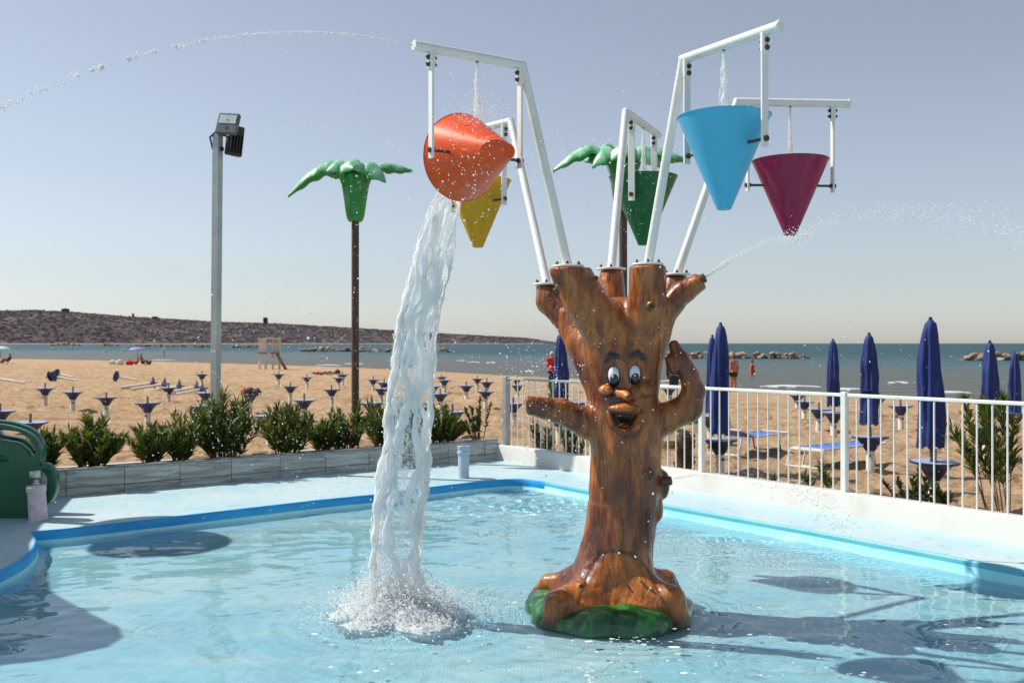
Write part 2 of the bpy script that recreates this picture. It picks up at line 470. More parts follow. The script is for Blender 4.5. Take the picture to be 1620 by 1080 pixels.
def pool_water_mat():
    """clear water; its ripples are geometry, so sunlight is refracted onto the floor"""
    m = bpy.data.materials.new('pool_water')
    m.use_nodes = True
    nt = m.node_tree; nt.nodes.clear()
    out = nt.nodes.new('ShaderNodeOutputMaterial')
    gl = nt.nodes.new('ShaderNodeBsdfGlass'); gl.inputs['Roughness'].default_value = 0.0; gl.inputs['IOR'].default_value = 1.33
    gl.inputs[0].default_value = (1, 1, 1, 1)
    nt.links.new(gl.outputs[0], out.inputs[0])
    return m
M['pool_water'] = pool_water_mat()

def white_water_mat(name, lo, hi, scale, stretch=(1, 1, 0.3), thin=0.3, edge=0.85, speck=0.5):
    """Falling water: a clear film broken by white aerated streaks that glow with the light passing through."""
    m = bpy.data.materials.new(name)
    m.use_nodes = True
    nt = m.node_tree; nt.nodes.clear()
    out = nt.nodes.new('ShaderNodeOutputMaterial')
    v = coords(nt, stretch)
    n = noise(nt, v, scale, 4, 0.6, 1.2)
    nf = noise(nt, coords(nt, (1, 1, 0.6)), scale * 7, 5, 0.75, 1.0)
    ma = nt.nodes.new('ShaderNodeMath'); ma.operation = 'MULTIPLY_ADD'; ma.inputs[1].default_value = speck
    nt.links.new(nf, ma.inputs[0]); nt.links.new(n, ma.inputs[2])
    sb = nt.nodes.new('ShaderNodeMath'); sb.operation = 'SUBTRACT'; sb.inputs[1].default_value = speck * .5
    nt.links.new(ma.outputs[0], sb.inputs[0])
    mask = ramp(nt, sb.outputs[0], [(lo, (0, 0, 0)), (hi, (1, 1, 1))]).outputs[0]
    tp = nt.nodes.new('ShaderNodeBsdfTransparent')
    gl = nt.nodes.new('ShaderNodeBsdfGlossy'); gl.inputs['Roughness'].default_value = 0.15
    nt.links.new(bump(nt, nf, 0.8, 0.01), gl.inputs['Normal'])
    a = nt.nodes.new('ShaderNodeMixShader'); a.inputs[0].default_value = 0.04
    nt.links.new(tp.outputs[0], a.inputs[1]); nt.links.new(gl.outputs[0], a.inputs[2])
    df = nt.nodes.new('ShaderNodeBsdfDiffuse'); df.inputs[0].default_value = (0.98, 0.99, 0.99, 1)
    tl = nt.nodes.new('ShaderNodeBsdfTranslucent'); tl.inputs[0].default_value = (0.98, 0.99, 0.99, 1)
    w = nt.nodes.new('ShaderNodeMixShader'); w.inputs[0].default_value = 0.5
    nt.links.new(df.outputs[0], w.inputs[1]); nt.links.new(tl.outputs[0], w.inputs[2])
    w2 = nt.nodes.new('ShaderNodeMixShader'); w2.inputs[0].default_value = thin
    nt.links.new(w.outputs[0], w2.inputs[1]); nt.links.new(tp.outputs[0], w2.inputs[2])
    lw = nt.nodes.new('ShaderNodeLayerWeight'); lw.inputs[0].default_value = 0.35
    mxm = nt.nodes.new('ShaderNodeMath'); mxm.operation = 'MAXIMUM'
    er = ramp(nt, lw.outputs['Facing'], [(0.5, (0, 0, 0)), (0.8, (edge, edge, edge))])
    nt.links.new(mask, mxm.inputs[0]); nt.links.new(er.outputs[0], mxm.inputs[1])
    c = nt.nodes.new('ShaderNodeMixShader')
    nt.links.new(mxm.outputs[0], c.inputs[0]); nt.links.new(a.outputs[0], c.inputs[1]); nt.links.new(w2.outputs[0], c.inputs[2])
    nt.links.new(c.outputs[0], out.inputs[0])
    return m
M['cascade'] = white_water_mat('cascade_water', 0.445, 0.53, 12, thin=0.18, speck=0.8, edge=1.0)
M['cascade_back'] = white_water_mat('cascade_water_back', 0.58, 0.64, 12, speck=0.7)
M['strand'] = white_water_mat('strand_water', 0.28, 0.40, 20, thin=0.15, edge=1.0)
M['trickle'] = white_water_mat('trickle_water', 0.38, 0.50, 60, (1, 1, 0.5), 0.35)
M['splash'] = white_water_mat('splash_water', 0.16, 0.38, 22, (1, 1, 1), 0.12, 0.6)

def drop_mat():
    m = bpy.data.materials.new('water_drop')
    nt, b, out = nodes(m)
    b.inputs['Base Color'].default_value = (0.95, 0.97, 0.98, 1)
    b.inputs['Roughness'].default_value = 0.15
    tl = nt.nodes.new('ShaderNodeBsdfTranslucent'); tl.inputs[0].default_value = (0.97, 0.98, 0.98, 1)
    w = nt.nodes.new('ShaderNodeMixShader'); w.inputs[0].default_value = 0.5
    nt.links.new(b.outputs[0], w.inputs[1]); nt.links.new(tl.outputs[0], w.inputs[2])
    nt.links.new(w.outputs[0], out.inputs[0])
    return m
M['drop'] = drop_mat()
M['foam'] = mat('foam', (0.85, 0.9, 0.9), None, 30, 0.6)

def tile_mat():
    m = bpy.data.materials.new('planter_tile')
    nt, b, out = nodes(m)
    v = coords(nt, (0.9, 0.9, 9), 'Object')
    oi = nt.nodes.new('ShaderNodeObjectInfo')
    av = nt.nodes.new('ShaderNodeVectorMath'); av.operation = 'ADD'
    cb = nt.nodes.new('ShaderNodeCombineXYZ')
    mu = nt.nodes.new('ShaderNodeMath'); mu.operation = 'MULTIPLY'; mu.inputs[1].default_value = 40
    nt.links.new(oi.outputs['Random'], mu.inputs[0]); nt.links.new(mu.outputs[0], cb.inputs[0]); nt.links.new(mu.outputs[0], cb.inputs[2])
    nt.links.new(v, av.inputs[0]); nt.links.new(cb.outputs[0], av.inputs[1])
    c = ramp(nt, noise(nt, av.outputs[0], 2.3, 7, 0.6, 0.8), [(0.3, (0.50, 0.53, 0.52)), (0.47, (0.40, 0.42, 0.40)), (0.58, (0.25, 0.245, 0.22)), (0.70, (0.38, 0.385, 0.36))]).outputs[0]
    hs = nt.nodes.new('ShaderNodeHueSaturation'); mr = nt.nodes.new('ShaderNodeMapRange')
    mr.inputs[3].default_value = 0.85; mr.inputs[4].default_value = 1.12
    nt.links.new(oi.outputs['Random'], mr.inputs[0]); nt.links.new(mr.outputs[0], hs.inputs['Value']); nt.links.new(c, hs.inputs['Color'])
    nt.links.new(hs.outputs[0], b.inputs['Base Color'])
    b.inputs['Roughness'].default_value = 0.45
    return m
M['tile'] = tile_mat()
M['grout'] = mat('grout', (0.10, 0.085, 0.07), (0.14, 0.12, 0.1), 12, 0.9)
M['capstone'] = mat('capstone', (0.30, 0.30, 0.29), (0.2, 0.2, 0.19), 5, 0.4)

# ------------------------------------------------------------------ mesh building
class MB:
    def __init__(s):
        s.v = []; s.f = []; s.n = 0
    def add(s, v, f):
        v = np.asarray(v, float)
        s.v.append(v)
        s.f.extend([tuple(i + s.n for i in q) for q in f])
        s.n += len(v)
        return s
    def box(s, c, size, R=None):
        hx, hy, hz = [a / 2 for a in size]
        v = np.array([[x, y, z] for x in (-hx, hx) for y in (-hy, hy) for z in (-hz, hz)])
        if R is not None:
            v = v @ np.array(R).T
        return s.add(v + np.asarray(c, float), [(0, 1, 3, 2), (4, 6, 7, 5), (0, 4, 5, 1), (2, 3, 7, 6), (0, 2, 6, 4), (1, 5, 7, 3)])
    def bbox(s, c, size, b=0.004, R=None):
        """box with chamfered edges"""
        hx, hy, hz = [a / 2 for a in size]
        v = []; 
        for x in (-1, 1):
            for y in (-1, 1):
                for z in (-1, 1):
                    v.append((x * (hx - b), y * (hy - b), z * hz))
                    v.append((x * (hx - b), y * hy, z * (hz - b)))
                    v.append((x * hx, y * (hy - b), z * (hz - b)))
        def i(x, y, z, k): return ((x * 2 + y) * 2 + z) * 3 + k
        f = [(i(0,0,0,0), i(0,1,0,0), i(1,1,0,0), i(1,0,0,0)), (i(0,0,1,0), i(1,0,1,0), i(1,1,1,0), i(0,1,1,0)),
             (i(0,0,0,1), i(1,0,0,1), i(1,0,1,1), i(0,0,1,1)), (i(0,1,0,1), i(0,1,1,1), i(1,1,1,1), i(1,1,0,1)),
             (i(0,0,0,2), i(0,0,1,2), i(0,1,1,2), i(0,1,0,2)), (i(1,0,0,2), i(1,1,0,2), i(1,1,1,2), i(1,0,1,2))]
        for z in (0, 1):
            for y in (0, 1):
                f.append((i(0,y,z,0), i(1,y,z,0), i(1,y,z,1), i(0,y,z,1)))
            for x in (0, 1):
                f.append((i(x,0,z,0), i(x,1,z,0), i(x,1,z,2), i(x,0,z,2)))
        for x in (0, 1):
            for y in (0, 1):
                f.append((i(x,y,0,1), i(x,y,1,1), i(x,y,1,2), i(x,y,0,2)))
                for z in (0, 1):
                    f.append((i(x,y,z,0), i(x,y,z,1), i(x,y,z,2)))
        v = np.array(v)
        if R is not None:
            v = v @ np.array(R).T
        return s.add(v + np.asarray(c, float), f)
    def tube(s, pts, rad, n=12, cap=True, sq=1.0):
        pts = np.asarray(pts, float); m = len(pts)
        rad = np.full(m, rad) if np.isscalar(rad) else np.asarray(rad, float)
        t = np.gradient(pts, axis=0)
        t /= np.linalg.norm(t, axis=1)[:, None] + 1e-12
        ref = np.array([0, 0, 1.]) if abs(t[0][2]) < 0.9 else np.array([1., 0, 0])
        u = np.cross(t[0], ref); u /= np.linalg.norm(u)
        V = []
        for i in range(m):
            u = u - t[i] * np.dot(u, t[i]); u /= np.linalg.norm(u)
            w = np.cross(t[i], u)
            a = np.arange(n) * 2 * np.pi / n + (np.pi / n)
            V.append(pts[i] + rad[i] * (np.cos(a)[:, None] * u + sq * np.sin(a)[:, None] * w))
        V = np.concatenate(V)
        f = []
        for i in range(m - 1):
            for j in range(n):
                f.append((i * n + j, i * n + (j + 1) % n, (i + 1) * n + (j + 1) % n, (i + 1) * n + j))
        if cap:
            f.append(tuple(range(n))[::-1]); f.append(tuple((m - 1) * n + j for j in range(n)))
        return s.add(V, f)
    def lathe(s, c, prof, n=20, R=None, cap=True):
        """prof: list of (radius, z)"""
        a = np.arange(n) * 2 * np.pi / n
        V = np.concatenate([np.stack([r * np.cos(a), r * np.sin(a), np.full(n, z)], 1) for r, z in prof])
        if R is not None:
            V = V @ np.array(R).T
        m = len(prof); f = []
        for i in range(m - 1):
            for j in range(n):
                f.append((i * n + j, i * n + (j + 1) % n, (i + 1) * n + (j + 1) % n, (i + 1) * n + j))
        if cap:
            f.append(tuple(range(n))[::-1]); f.append(tuple((m - 1) * n + j for j in range(n)))
        return s.add(V + np.asarray(c, float), f)
    def ball(s, c, r, n=10, m=7, R=None):
        r = np.full(3, r) if np.isscalar(r) else np.asarray(r, float)
        V = [(0, 0, -1)]
        for i in range(1, m):
            ph = math.pi * i / m - math.pi / 2
            for j in range(n):
                a = 2 * math.pi * j / n
                V.append((math.cos(ph) * math.cos(a), math.cos(ph) * math.sin(a), math.sin(ph)))
        V.append((0, 0, 1))
        V = np.array(V) * r
        if R is not None:
            V = V @ np.array(R).T
        f = [(0, 1 + (j + 1) % n, 1 + j) for j in range(n)]
        for i in range(m - 2):
            for j in range(n):
                a = 1 + i * n
                f.append((a + j, a + (j + 1) % n, a + n + (j + 1) % n, a + n + j))
        e = 1 + (m - 1) * n; a = 1 + (m - 2) * n
        f += [(a + j, a + (j + 1) % n, e) for j in range(n)]
        return s.add(V + np.asarray(c, float), f)
    def build(s, name, mt, parent=None, base=None, smooth=True, attrs=None):
        V = np.concatenate(s.v) if s.v else np.zeros((0, 3))
        return link(name, V, s.f, mt, parent, base, smooth, attrs)

BASE = {}
def link(name, V, Fc, mt, parent=None, base=None, smooth=True, attrs=None):
    """V in world coordinates; stored relative to the thing's base."""
    if base is None:
        base = BASE.get(parent.name, np.zeros(3)) if parent is not None else np.zeros(3)
    base = np.asarray(base, float)
    me = bpy.data.meshes.new(name)
    V = np.asarray(V, float) - base
    if isinstance(Fc, np.ndarray):
        nf, k = Fc.shape
        me.vertices.add(len(V)); me.vertices.foreach_set('co', V.astype(np.float32).ravel())
        me.loops.add(nf * k); me.loops.foreach_set('vertex_index', Fc.astype(np.int32).ravel())
        me.polygons.add(nf); me.polygons.foreach_set('loop_start', np.arange(0, nf * k, k, dtype=np.int32))
        me.update(calc_edges=True); me.validate()
    else:
        me.from_pydata([tuple(p) for p in V], [], Fc)
    if smooth:
        me.polygons.foreach_set('use_smooth', np.ones(len(me.polygons), bool))
        if smooth != 'full':
            try:
                me.set_sharp_from_angle(angle=math.radians(42))
            except Exception:
                pass
    for k, a in (attrs or {}).items():
        at = me.attributes.new(k, 'FLOAT', 'POINT')
        at.data.foreach_set('value', np.asarray(a, np.float32))
    me.materials.append(M[mt] if isinstance(mt, str) else mt)
    o = bpy.data.objects.new(name, me)
    COL.objects.link(o)
    if parent is not None:
        o.parent = parent
        BASE[o.name] = base
    else:
        o.location = base
        BASE[o.name] = base
    return o

def tag(o, label=None, cat=None, group=None, kind=None):
    if label: o['label'] = label
    if cat: o['category'] = cat
    if group: o['group'] = group
    if kind: o['kind'] = kind
    return o

def thing(name, loc, label, cat, group=None):
    o = bpy.data.objects.new(name, None)
    o.empty_display_size = 0.1
    COL.objects.link(o)
    o.location = tuple(loc)
    BASE[o.name] = np.asarray(loc, float)
    return tag(o, label, cat, group)

def kids(o):
    return [c for c in bpy.data.objects if c.parent == o]

def copy_tree(o, loc, rz=0.0, scale=None, label=None, rot=None, ch=None):
    c = o.copy(); COL.objects.link(c)
    c.location = tuple(loc); c.rotation_euler = rot if rot is not None else (0, 0, rz)
    if scale: c.scale = (scale,) * 3 if np.isscalar(scale) else scale
    if label: c['label'] = label
    for k, subs in (ch if ch is not None else [(k, kids(k)) for k in kids(o)]):
        d = k.copy(); COL.objects.link(d); d.parent = c
        for g in subs:
            e = g.copy(); COL.objects.link(e); e.parent = d
    return c

def rot_from_z(d):
    d = Vector(tuple(d)).normalized()
    return np.array(Vector((0, 0, 1)).rotation_difference(d).to_matrix())

# ------------------------------------------------------------------ signed distance surfaces
def smin(a, b, k):
    h = np.clip(0.5 + 0.5 * (b - a) / k, 0, 1)
    return b * (1 - h) + a * h - k * h * (1 - h)
def d_caps(p, a, b, ra, rb, flat=None):
    a = np.asarray(a, np.float32); b = np.asarray(b, np.float32)
    ab = b - a
    q = p - a
    t = np.clip((q @ ab) / (ab @ ab + 1e-9), 0, 1)
    return np.linalg.norm(q - t[:, None] * ab, axis=1) - (ra + (rb - ra) * t)
def d_ell(p, c, r):
    r = np.asarray(r, np.float32)
    q = (p - np.asarray(c, np.float32)) / r
    l = np.linalg.norm(q, axis=1)
    l2 = np.linalg.norm(q / r, axis=1) + 1e-6
    return l * (l - 1) / l2

def surface_nets(f, lo, hi, h, project=3):
    lo = np.asarray(lo, np.float32); hi = np.asarray(hi, np.float32)
    n = np.ceil((hi - lo) / h).astype(int) + 1
    ax = [lo[i] + h * np.arange(n[i], dtype=np.float32) for i in range(3)]
    val = np.empty(n, np.float32)
    for i in range(0, n[0], 16):
        X, Y, Z = np.meshgrid(ax[0][i:i + 16], ax[1], ax[2], indexing='ij')
        val[i:i + 16] = f(np.stack([X.ravel(), Y.ravel(), Z.ravel()], 1)).reshape(X.shape)
    s = val < 0
    cs = (n[0] - 1, n[1] - 1, n[2] - 1)
    cnt = np.zeros(cs, np.int8)
    corners = [(i, j, k) for i in (0, 1) for j in (0, 1) for k in (0, 1)]
    for i, j, k in corners:
        cnt += s[i:i + cs[0], j:j + cs[1], k:k + cs[2]]
    act = (cnt > 0) & (cnt < 8)
    idx = -np.ones(cs, np.int32)
    ci = np.argwhere(act)
    idx[act] = np.arange(len(ci))
    acc = np.zeros((len(ci), 3), np.float32); c = np.zeros(len(ci), np.float32)
    for a in range(3):
        for o1 in (0, 1):
            for o2 in (0, 1):
                off = [0, 0, 0]; oo = [q for q in range(3) if q != a]
                off[oo[0]] = o1; off[oo[1]] = o2
                p0 = ci + off
                off2 = list(off); off2[a] = 1
                p1 = ci + off2
                v0 = val[p0[:, 0], p0[:, 1], p0[:, 2]]; v1 = val[p1[:, 0], p1[:, 1], p1[:, 2]]
                m = (v0 < 0) != (v1 < 0)
                t = np.where(m, v0 / np.where(m, v0 - v1, 1), 0)
                q = p0.astype(np.float32)
                q[:, a] += t
                acc[m] += q[m]; c[m] += 1
    V = lo + h * acc / c[:, None]
    Q = []
    for a in range(3):
        b, d = (a + 1) % 3, (a + 2) % 3
        sl0 = [slice(None)] * 3; sl1 = [slice(None)] * 3
        sl0[a] = slice(0, -1); sl1[a] = slice(1, None)
        e = s[tuple(sl0)] != s[tuple(sl1)]
        g = np.argwhere(e)
        ok = (g[:, b] > 0) & (g[:, d] > 0) & (g[:, b] < cs[b]) & (g[:, d] < cs[d])
        g = g[ok]
        def at(ob, od):
            q = g.copy(); q[:, b] += ob; q[:, d] += od
            return idx[q[:, 0], q[:, 1], q[:, 2]]
        quad = np.stack([at(-1, -1), at(0, -1), at(0, 0), at(-1, 0)], 1)
        ins = s[g[:, 0], g[:, 1], g[:, 2]]
        quad[~ins] = quad[~ins][:, ::-1]
        Q.append(quad)
    Q = np.concatenate(Q)
    Q = Q[(Q >= 0).all(1)]
    for _ in range(project):
        V = V - grad_step(f, V, h * 0.4, h)
    return V, Q

def grad(f, V, e):
    g = np.empty_like(V)
    for a in range(3):
        d = np.zeros(3, np.float32); d[a] = e
        g[:, a] = (f(V + d) - f(V - d)) / (2 * e)
    return g
def grad_step(f, V, e, lim):
    g = grad(f, V, e)
    v = f(V)
    st = g * (v / (np.sum(g * g, 1) + 1e-4))[:, None]
    l = np.linalg.norm(st, axis=1)[:, None]
    return st * np.minimum(1, lim / (l + 1e-9))

# ================================================================== SETTING
def grid_faces(nr, nc):
    i = np.arange(nr - 1)[:, None]; j = np.arange(nc - 1)[None, :]
    a = i * nc + j
    return np.stack([a, a + 1, a + nc + 1, a + nc], 2).reshape(-1, 4)

# ---- beach: one polar sheet, finest near the pool
ks = np.concatenate([np.linspace(-1.6, -0.62, 60)[:-1], np.linspace(-0.62, 0.62, 560), np.linspace(0.62, 1.6, 60)[1:]])
Ds = np.concatenate([np.linspace(1.0, 8.0, 14)[:-1], np.geomspace(8.0, 260, 500)])
K, D = np.meshgrid(ks, Ds)
X = K * D; Y = D
Z = ground_z(X, Y)
inside = Z < -0.55
foot = np.clip(fbm(X * 3.3 + 4, Y * 3.3, X * 0 + 7, 2) - .18, 0, 1) * -.16
rough = foot + fbm(X * 0.9, Y * 1.5, X * 0, 5) * 0.13 + np.abs(fbm(X * 2.3 + 9, Y * 3.2, X * 0 + 4, 4)) * 0.14 - 0.03
ridge = np.maximum(0, fbm(X * 0.22, Y * 0.75 + 3, X * 0 + 8, 4)) ** 1.5 * 0.35
u = Y / shoreD(K)
flat = np.clip((1.02 - u) / 0.25, 0.05, 1)
Z = np.where(inside, Z, Z + (rough + ridge * 0.5 - 0.02) * flat)
wet = np.clip((u - 0.965) / 0.03 + fbm(X * 0.3, Y * 0.3, X * 0, 3) * 1.2, 0, 1)
f = grid_faces(len(Ds), len(ks))
beach = link('beach', np.stack([X.ravel(), Y.ravel(), Z.ravel()], 1), f, 'sand', smooth='full', attrs={'wet': wet.ravel()})
tag(beach, kind='structure')

# ---- sea to the horizon
ks = np.concatenate([np.linspace(-9, -0.8, 30)[:-1], np.linspace(-0.8, 0.8, 200), np.linspace(0.8, 9, 30)[1:]])
Ds = np.concatenate([np.geomspace(14, 500, 90), np.geomspace(560, 40000, 22)])
K, D = np.meshgrid(ks, Ds)
X = K * D; Y = D
off = np.clip((Y - shoreD(K)) / (2.2 * shoreD(K)), 0, 1) * 0.62 + np.clip((Y - 170 - np.clip(-K, 0, 1) * 300) / 160, 0, 1) * 0.25
sea = link('sea', np.stack([X.ravel(), Y.ravel(), np.full(X.size, SEA)], 1), grid_faces(len(Ds), len(ks)), 'sea', smooth='full', attrs={'off': off.ravel()})
tag(sea, kind='structure')

# ---- wave crests near the shore
mb = MB()
for px, py, w in [(730, 571, 16), (749, 573.5, 20), (777, 574, 15), (838, 588, 14), (1075, 604, 60), (1250, 612.5, 90), (1340, 617, 60), (1500, 622, 60), (640, 585, 40), (520, 578.5, 40), (250, 570, 60), (1420, 606, 30), (560, 576, 30)]:
    q = on_plane(px, py, SEA)
    L = w / F * q[1]
    n = max(4, int(L / 0.5))
    pts = [(q[0] + (i / n - 0.5) * L, q[1] + random.uniform(-.3, .3) + (0.4 * (i / n - .5) * L * (1 if px > 900 else 0.15)) * -0.6, SEA + 0.02) for i in range(n + 1)]
    mb.tube(pts, [0.05 + 0.12 * math.sin(math.pi * i / n) * random.uniform(.4, 1) for i in range(n + 1)], 6)
tag(mb.build('wave_crests', 'foam'), 'white broken crests of small waves along the shoreline', 'wave foam', kind='stuff')

# ---- hills across the bay
hx = np.array([-1500, -700, -400, -150, 0, 50, 100, 150, 200, 250, 300, 350, 400, 450, 500, 560, 610, 650, 700, 760, 800, 830, 870, 890])
hy = np.array([470, 476, 482, 488, 493, 491, 493, 497, 501, 504, 507, 510, 511, 513, 516, 519, 522, 525, 528, 531, 533, 535, 540, 543.4])
pxs = np.concatenate([np.linspace(-1500, -60, 120)[:-1], np.linspace(-60, 895, 520)])
vv = np.linspace(0, 1.25, 46)
PX, VV = np.meshgrid(pxs, vv)
D0 = 2600 + (np.maximum(PX, -380) + 400) * 3.2
HK = (PX - 810) / F
sky = np.interp(PX, hx, hy)
DR = D0 + 900
ridge_h = (543.5 - sky) / F * DR + CAMZ - SEA
prof = np.where(VV < 1, np.sin(np.clip(VV, 0, 1) * math.pi / 2) ** 1.2, 1 - (VV - 1) * 2.2)
Dd = D0 + VV * 900
nz = fbm(HK * Dd / 160, Dd / 160, Dd * 0, 5) * 9 + fbm(HK * Dd / 60, Dd / 60, Dd * 0 + 3, 3) * 2
amp = np.clip(ridge_h / 90, 0.03, 1) * np.clip(VV * 5, 0, 1) * np.where(VV > 0.9, 0.28, 1)
HZ = SEA - 1 + ridge_h * prof + nz * amp * 0.6
HX = HK * Dd
hills = link('hills', np.stack([HX.ravel(), Dd.ravel(), HZ.ravel()], 1), grid_faces(len(vv), len(pxs)), 'hill', smooth='full')
tag(hills, kind='structure')
# far shore strip of beach under the hills
mb = MB()
sp = [((px - 810) / F * (2560 + (max(px, -380) + 400) * 3.2), 2560 + (max(px, -380) + 400) * 3.2) for px in np.linspace(-1500, 860, 60)]
fc = []
V = []
for i, (x, y) in enumerate(sp):
    w = 60 if i < 50 else 60 * (60 - i) / 10
    V += [(x, y - w, SEA + 0.1), (x, y + 60, SEA + 2.5)]
fc = [(2 * i, 2 * i + 2, 2 * i + 3, 2 * i + 1) for i in range(59)]
tag(link('far_shore', V, fc, 'sand'), kind='structure')

# woods and houses on the hillside (uncountable)
def scatter_hill(n, seed, builder):
    r = np.random.default_rng(seed)
    mbx = MB()
    for _ in range(n):
        i = r.integers(0, len(vv) - 12 if builder == 'house' else len(vv) - 8); j = r.integers(90, len(pxs) - 2)
        a, b = r.random(2)
        def L(A): return (A[i, j] * (1 - a) + A[i + 1, j] * a) * (1 - b) + (A[i, j + 1] * (1 - a) + A[i + 1, j + 1] * a) * b
        x, y, z = L(HX), L(Dd), L(HZ)
        if builder == 'house':
            if fbm(np.array([x / 300]), np.array([y / 300]), np.array([5.]), 2)[0] < -0.05: continue
            w = r.uniform(7, 16); h = r.uniform(3.5, 7)
            mbx.box((x, y, z + h * .3), (w, w * .7, h), np.array(Matrix.Rotation(r.uniform(-.5, .5), 3, 'Z')))
        else:
            s = r.uniform(2.5, 6.5) * (0.5 if ridge_h[0, j] < 30 else 1)
            mbx.ball((x, y, z + s * .25), (s * r.uniform(1.2, 2.6), s, s * r.uniform(.3, .6)), 5, 3)
    return mbx
tag(scatter_hill(1300, 5, 'house').build('hillside_houses', 'house_far', smooth=False), 'scattered pale houses all over the far hillside', 'houses', kind='stuff')
tag(scatter_hill(5000, 6, 'wood').build('hillside_woods', 'wood_far'), 'dark woods and scrub covering the far hillside', 'woods', kind='stuff')

def skyline_block(px, top, w, label, cat, name='tower_block'):
    base_y = float(np.interp(px, hx, hy)) + 4
    D = 2600 + (px + 400) * 3.2 + 820
    b = P(px, base_y, D)
    h = (base_y - top) / F * D; W = w / F * D
    t = thing(name, b, label, cat)
    MB().box(b + [0, 0, h / 2], (W, W, h)).build('wall', 'house_dark', t, smooth=False)
    MB().box(b + [0, 0, h + 1.2], (W * .45, W * .5, 2.4)).build('roof', 'house_dark', t, smooth=False)
    for r_ in range(2 if h > 12 else 1):
        for c_ in (-1, 0, 1) if w > 6 else (0,):
            MB().box(b + [c_ * W * .3, -W / 2 - .1, h * (.72 - .3 * r_)], (W * .16, .5, h * .14)).build('window', 'window_dark', t, smooth=False)
skyline_block(103.5, 488.5, 9, 'dark square tower block standing on the far hill ridge', 'tower block')
skyline_block(11, 491, 6, 'low dark block on the ridge at the left end of the hills', 'building', 'hilltop_building')
skyline_block(210.5, 496, 2.6, 'thin dark spire on the far ridge right of the tower block', 'tower', 'church_tower')
skyline_block(420, 502.5, 6, 'small square pale tower on the ridge above the lifeguard stand', 'tower', 'watch_tower')
skyline_block(245, 501, 8, 'low block on the ridge just left of the lamp post', 'building', 'hilltop_building')

# ---- breakwaters
def rock_mesh(seed):
    r = np.random.default_rng(seed)
    mb = MB().ball((0, 0, 0), 1.0, 9, 6)
    V = np.concatenate(mb.v)
    n = V / np.linalg.norm(V, axis=1)[:, None]
    for _ in range(7):
        d = r.normal(size=3); d /= np.linalg.norm(d)
        c = r.uniform(.55, .85)
        ex = np.maximum(0, V @ d - c)
        V = V - ex[:, None] * d
    V += n * r.normal(0, .03, (len(V), 1))
    me_o = link('rock', V, mb.f, 'rock', smooth=False)
    return me_o
rock_src = [rock_mesh(i) for i in range(6)]
rock_meshes = [o.data for o in rock_src]
for o in rock_src:
    bpy.data.objects.remove(o)
def breakwater(x0, x1, ybase, n, hpx, label, single=True):
    b0 = on_plane(x0, ybase, SEA); b1 = on_plane(x1, ybase, SEA)
    c = (b0 + b1) / 2
    t = thing('breakwater', c, label, 'breakwater')
    D = c[1]; s = hpx / F * D / 2
    mb = MB()
    L = b1[0] - b0[0]
    for i in range(n * 4):
        x = b0[0] + L * random.random()
        ed = min(x - b0[0], b1[0] - x) / (abs(L) / 2)
        r = s * random.uniform(.5, .9)
        mb.ball((x, D + random.uniform(-1, 1.5) * s, SEA + s * random.uniform(-.3, .2)), (r * 1.5, r, r * .7), 6, 4)
    tag(mb.build('wet_rocks', 'wet_rock', t, smooth=False), kind='stuff')
    if not single:
        mb = MB()
        for i in range(n * 2):
            x = b0[0] + L * random.random()
            r = s * random.uniform(.4, .8)
            mb.ball((x, D + random.uniform(-1, 1) * s, SEA + s * random.uniform(.4, 1.2)), (r * 1.4, r, r * .8), 6, 4)
        tag(mb.build('dry_rocks', 'rock', t, smooth=False), kind='stuff')
        return
    for i in range(n):
        f_ = (i + .5) / n
        x = b0[0] + L * f_ + random.uniform(-.4, .4) * L / n
        for lay in (0, 1):
            if lay == 0 and random.random() < .3: continue
            r = s * random.uniform(.45, 1.0)
            o = bpy.data.objects.new('rock', random.choice(rock_meshes)); COL.objects.link(o)
            o.parent = t
            tap = min(1, (min(f_, 1 - f_)) * 5 + .35)
            o.location = (x - c[0], random.uniform(-1, .2) * s + lay * s * .6, s * (.35 + .75 * lay) * random.uniform(.7, 1.15) * tap)
            o.scale = (r * random.uniform(1.1, 1.9), r * 1.1, r * random.uniform(.6, .95))
            o.rotation_euler = (random.uniform(-.4, .4), random.uniform(-.4, .4), random.uniform(0, 6))
breakwater(1012, 1276, 567, 26, 13, 'long rock breakwater in the sea behind the raised hand and blue parasols')
breakwater(1524, 1660, 570, 14, 15, 'rock breakwater at the right edge behind the blue parasols')
breakwater(478, 602, 556, 16, 9, 'rock breakwater behind the brown palm post')
breakwater(612, 712, 557, 13, 9, 'rock breakwater just behind the falling water')
breakwater(366, 412, 550, 8, 6, 'short rock breakwater between the lamp post and the lifeguard stand', False)
breakwater(306, 350, 549.5, 7, 6, 'short rock breakwater behind the lamp post', False)
breakwater(254, 294, 548.5, 6, 5, 'low rock breakwater left of the lamp post', False)
breakwater(210, 246, 548, 6, 5, 'low rock breakwater above the purple parasol', False)
breakwater(80, 126, 546.5, 6, 5, 'pale rock breakwater below the tower block', False)
breakwater(164, 186, 547, 4, 5, 'tiny rock breakwater near the far shore', False)

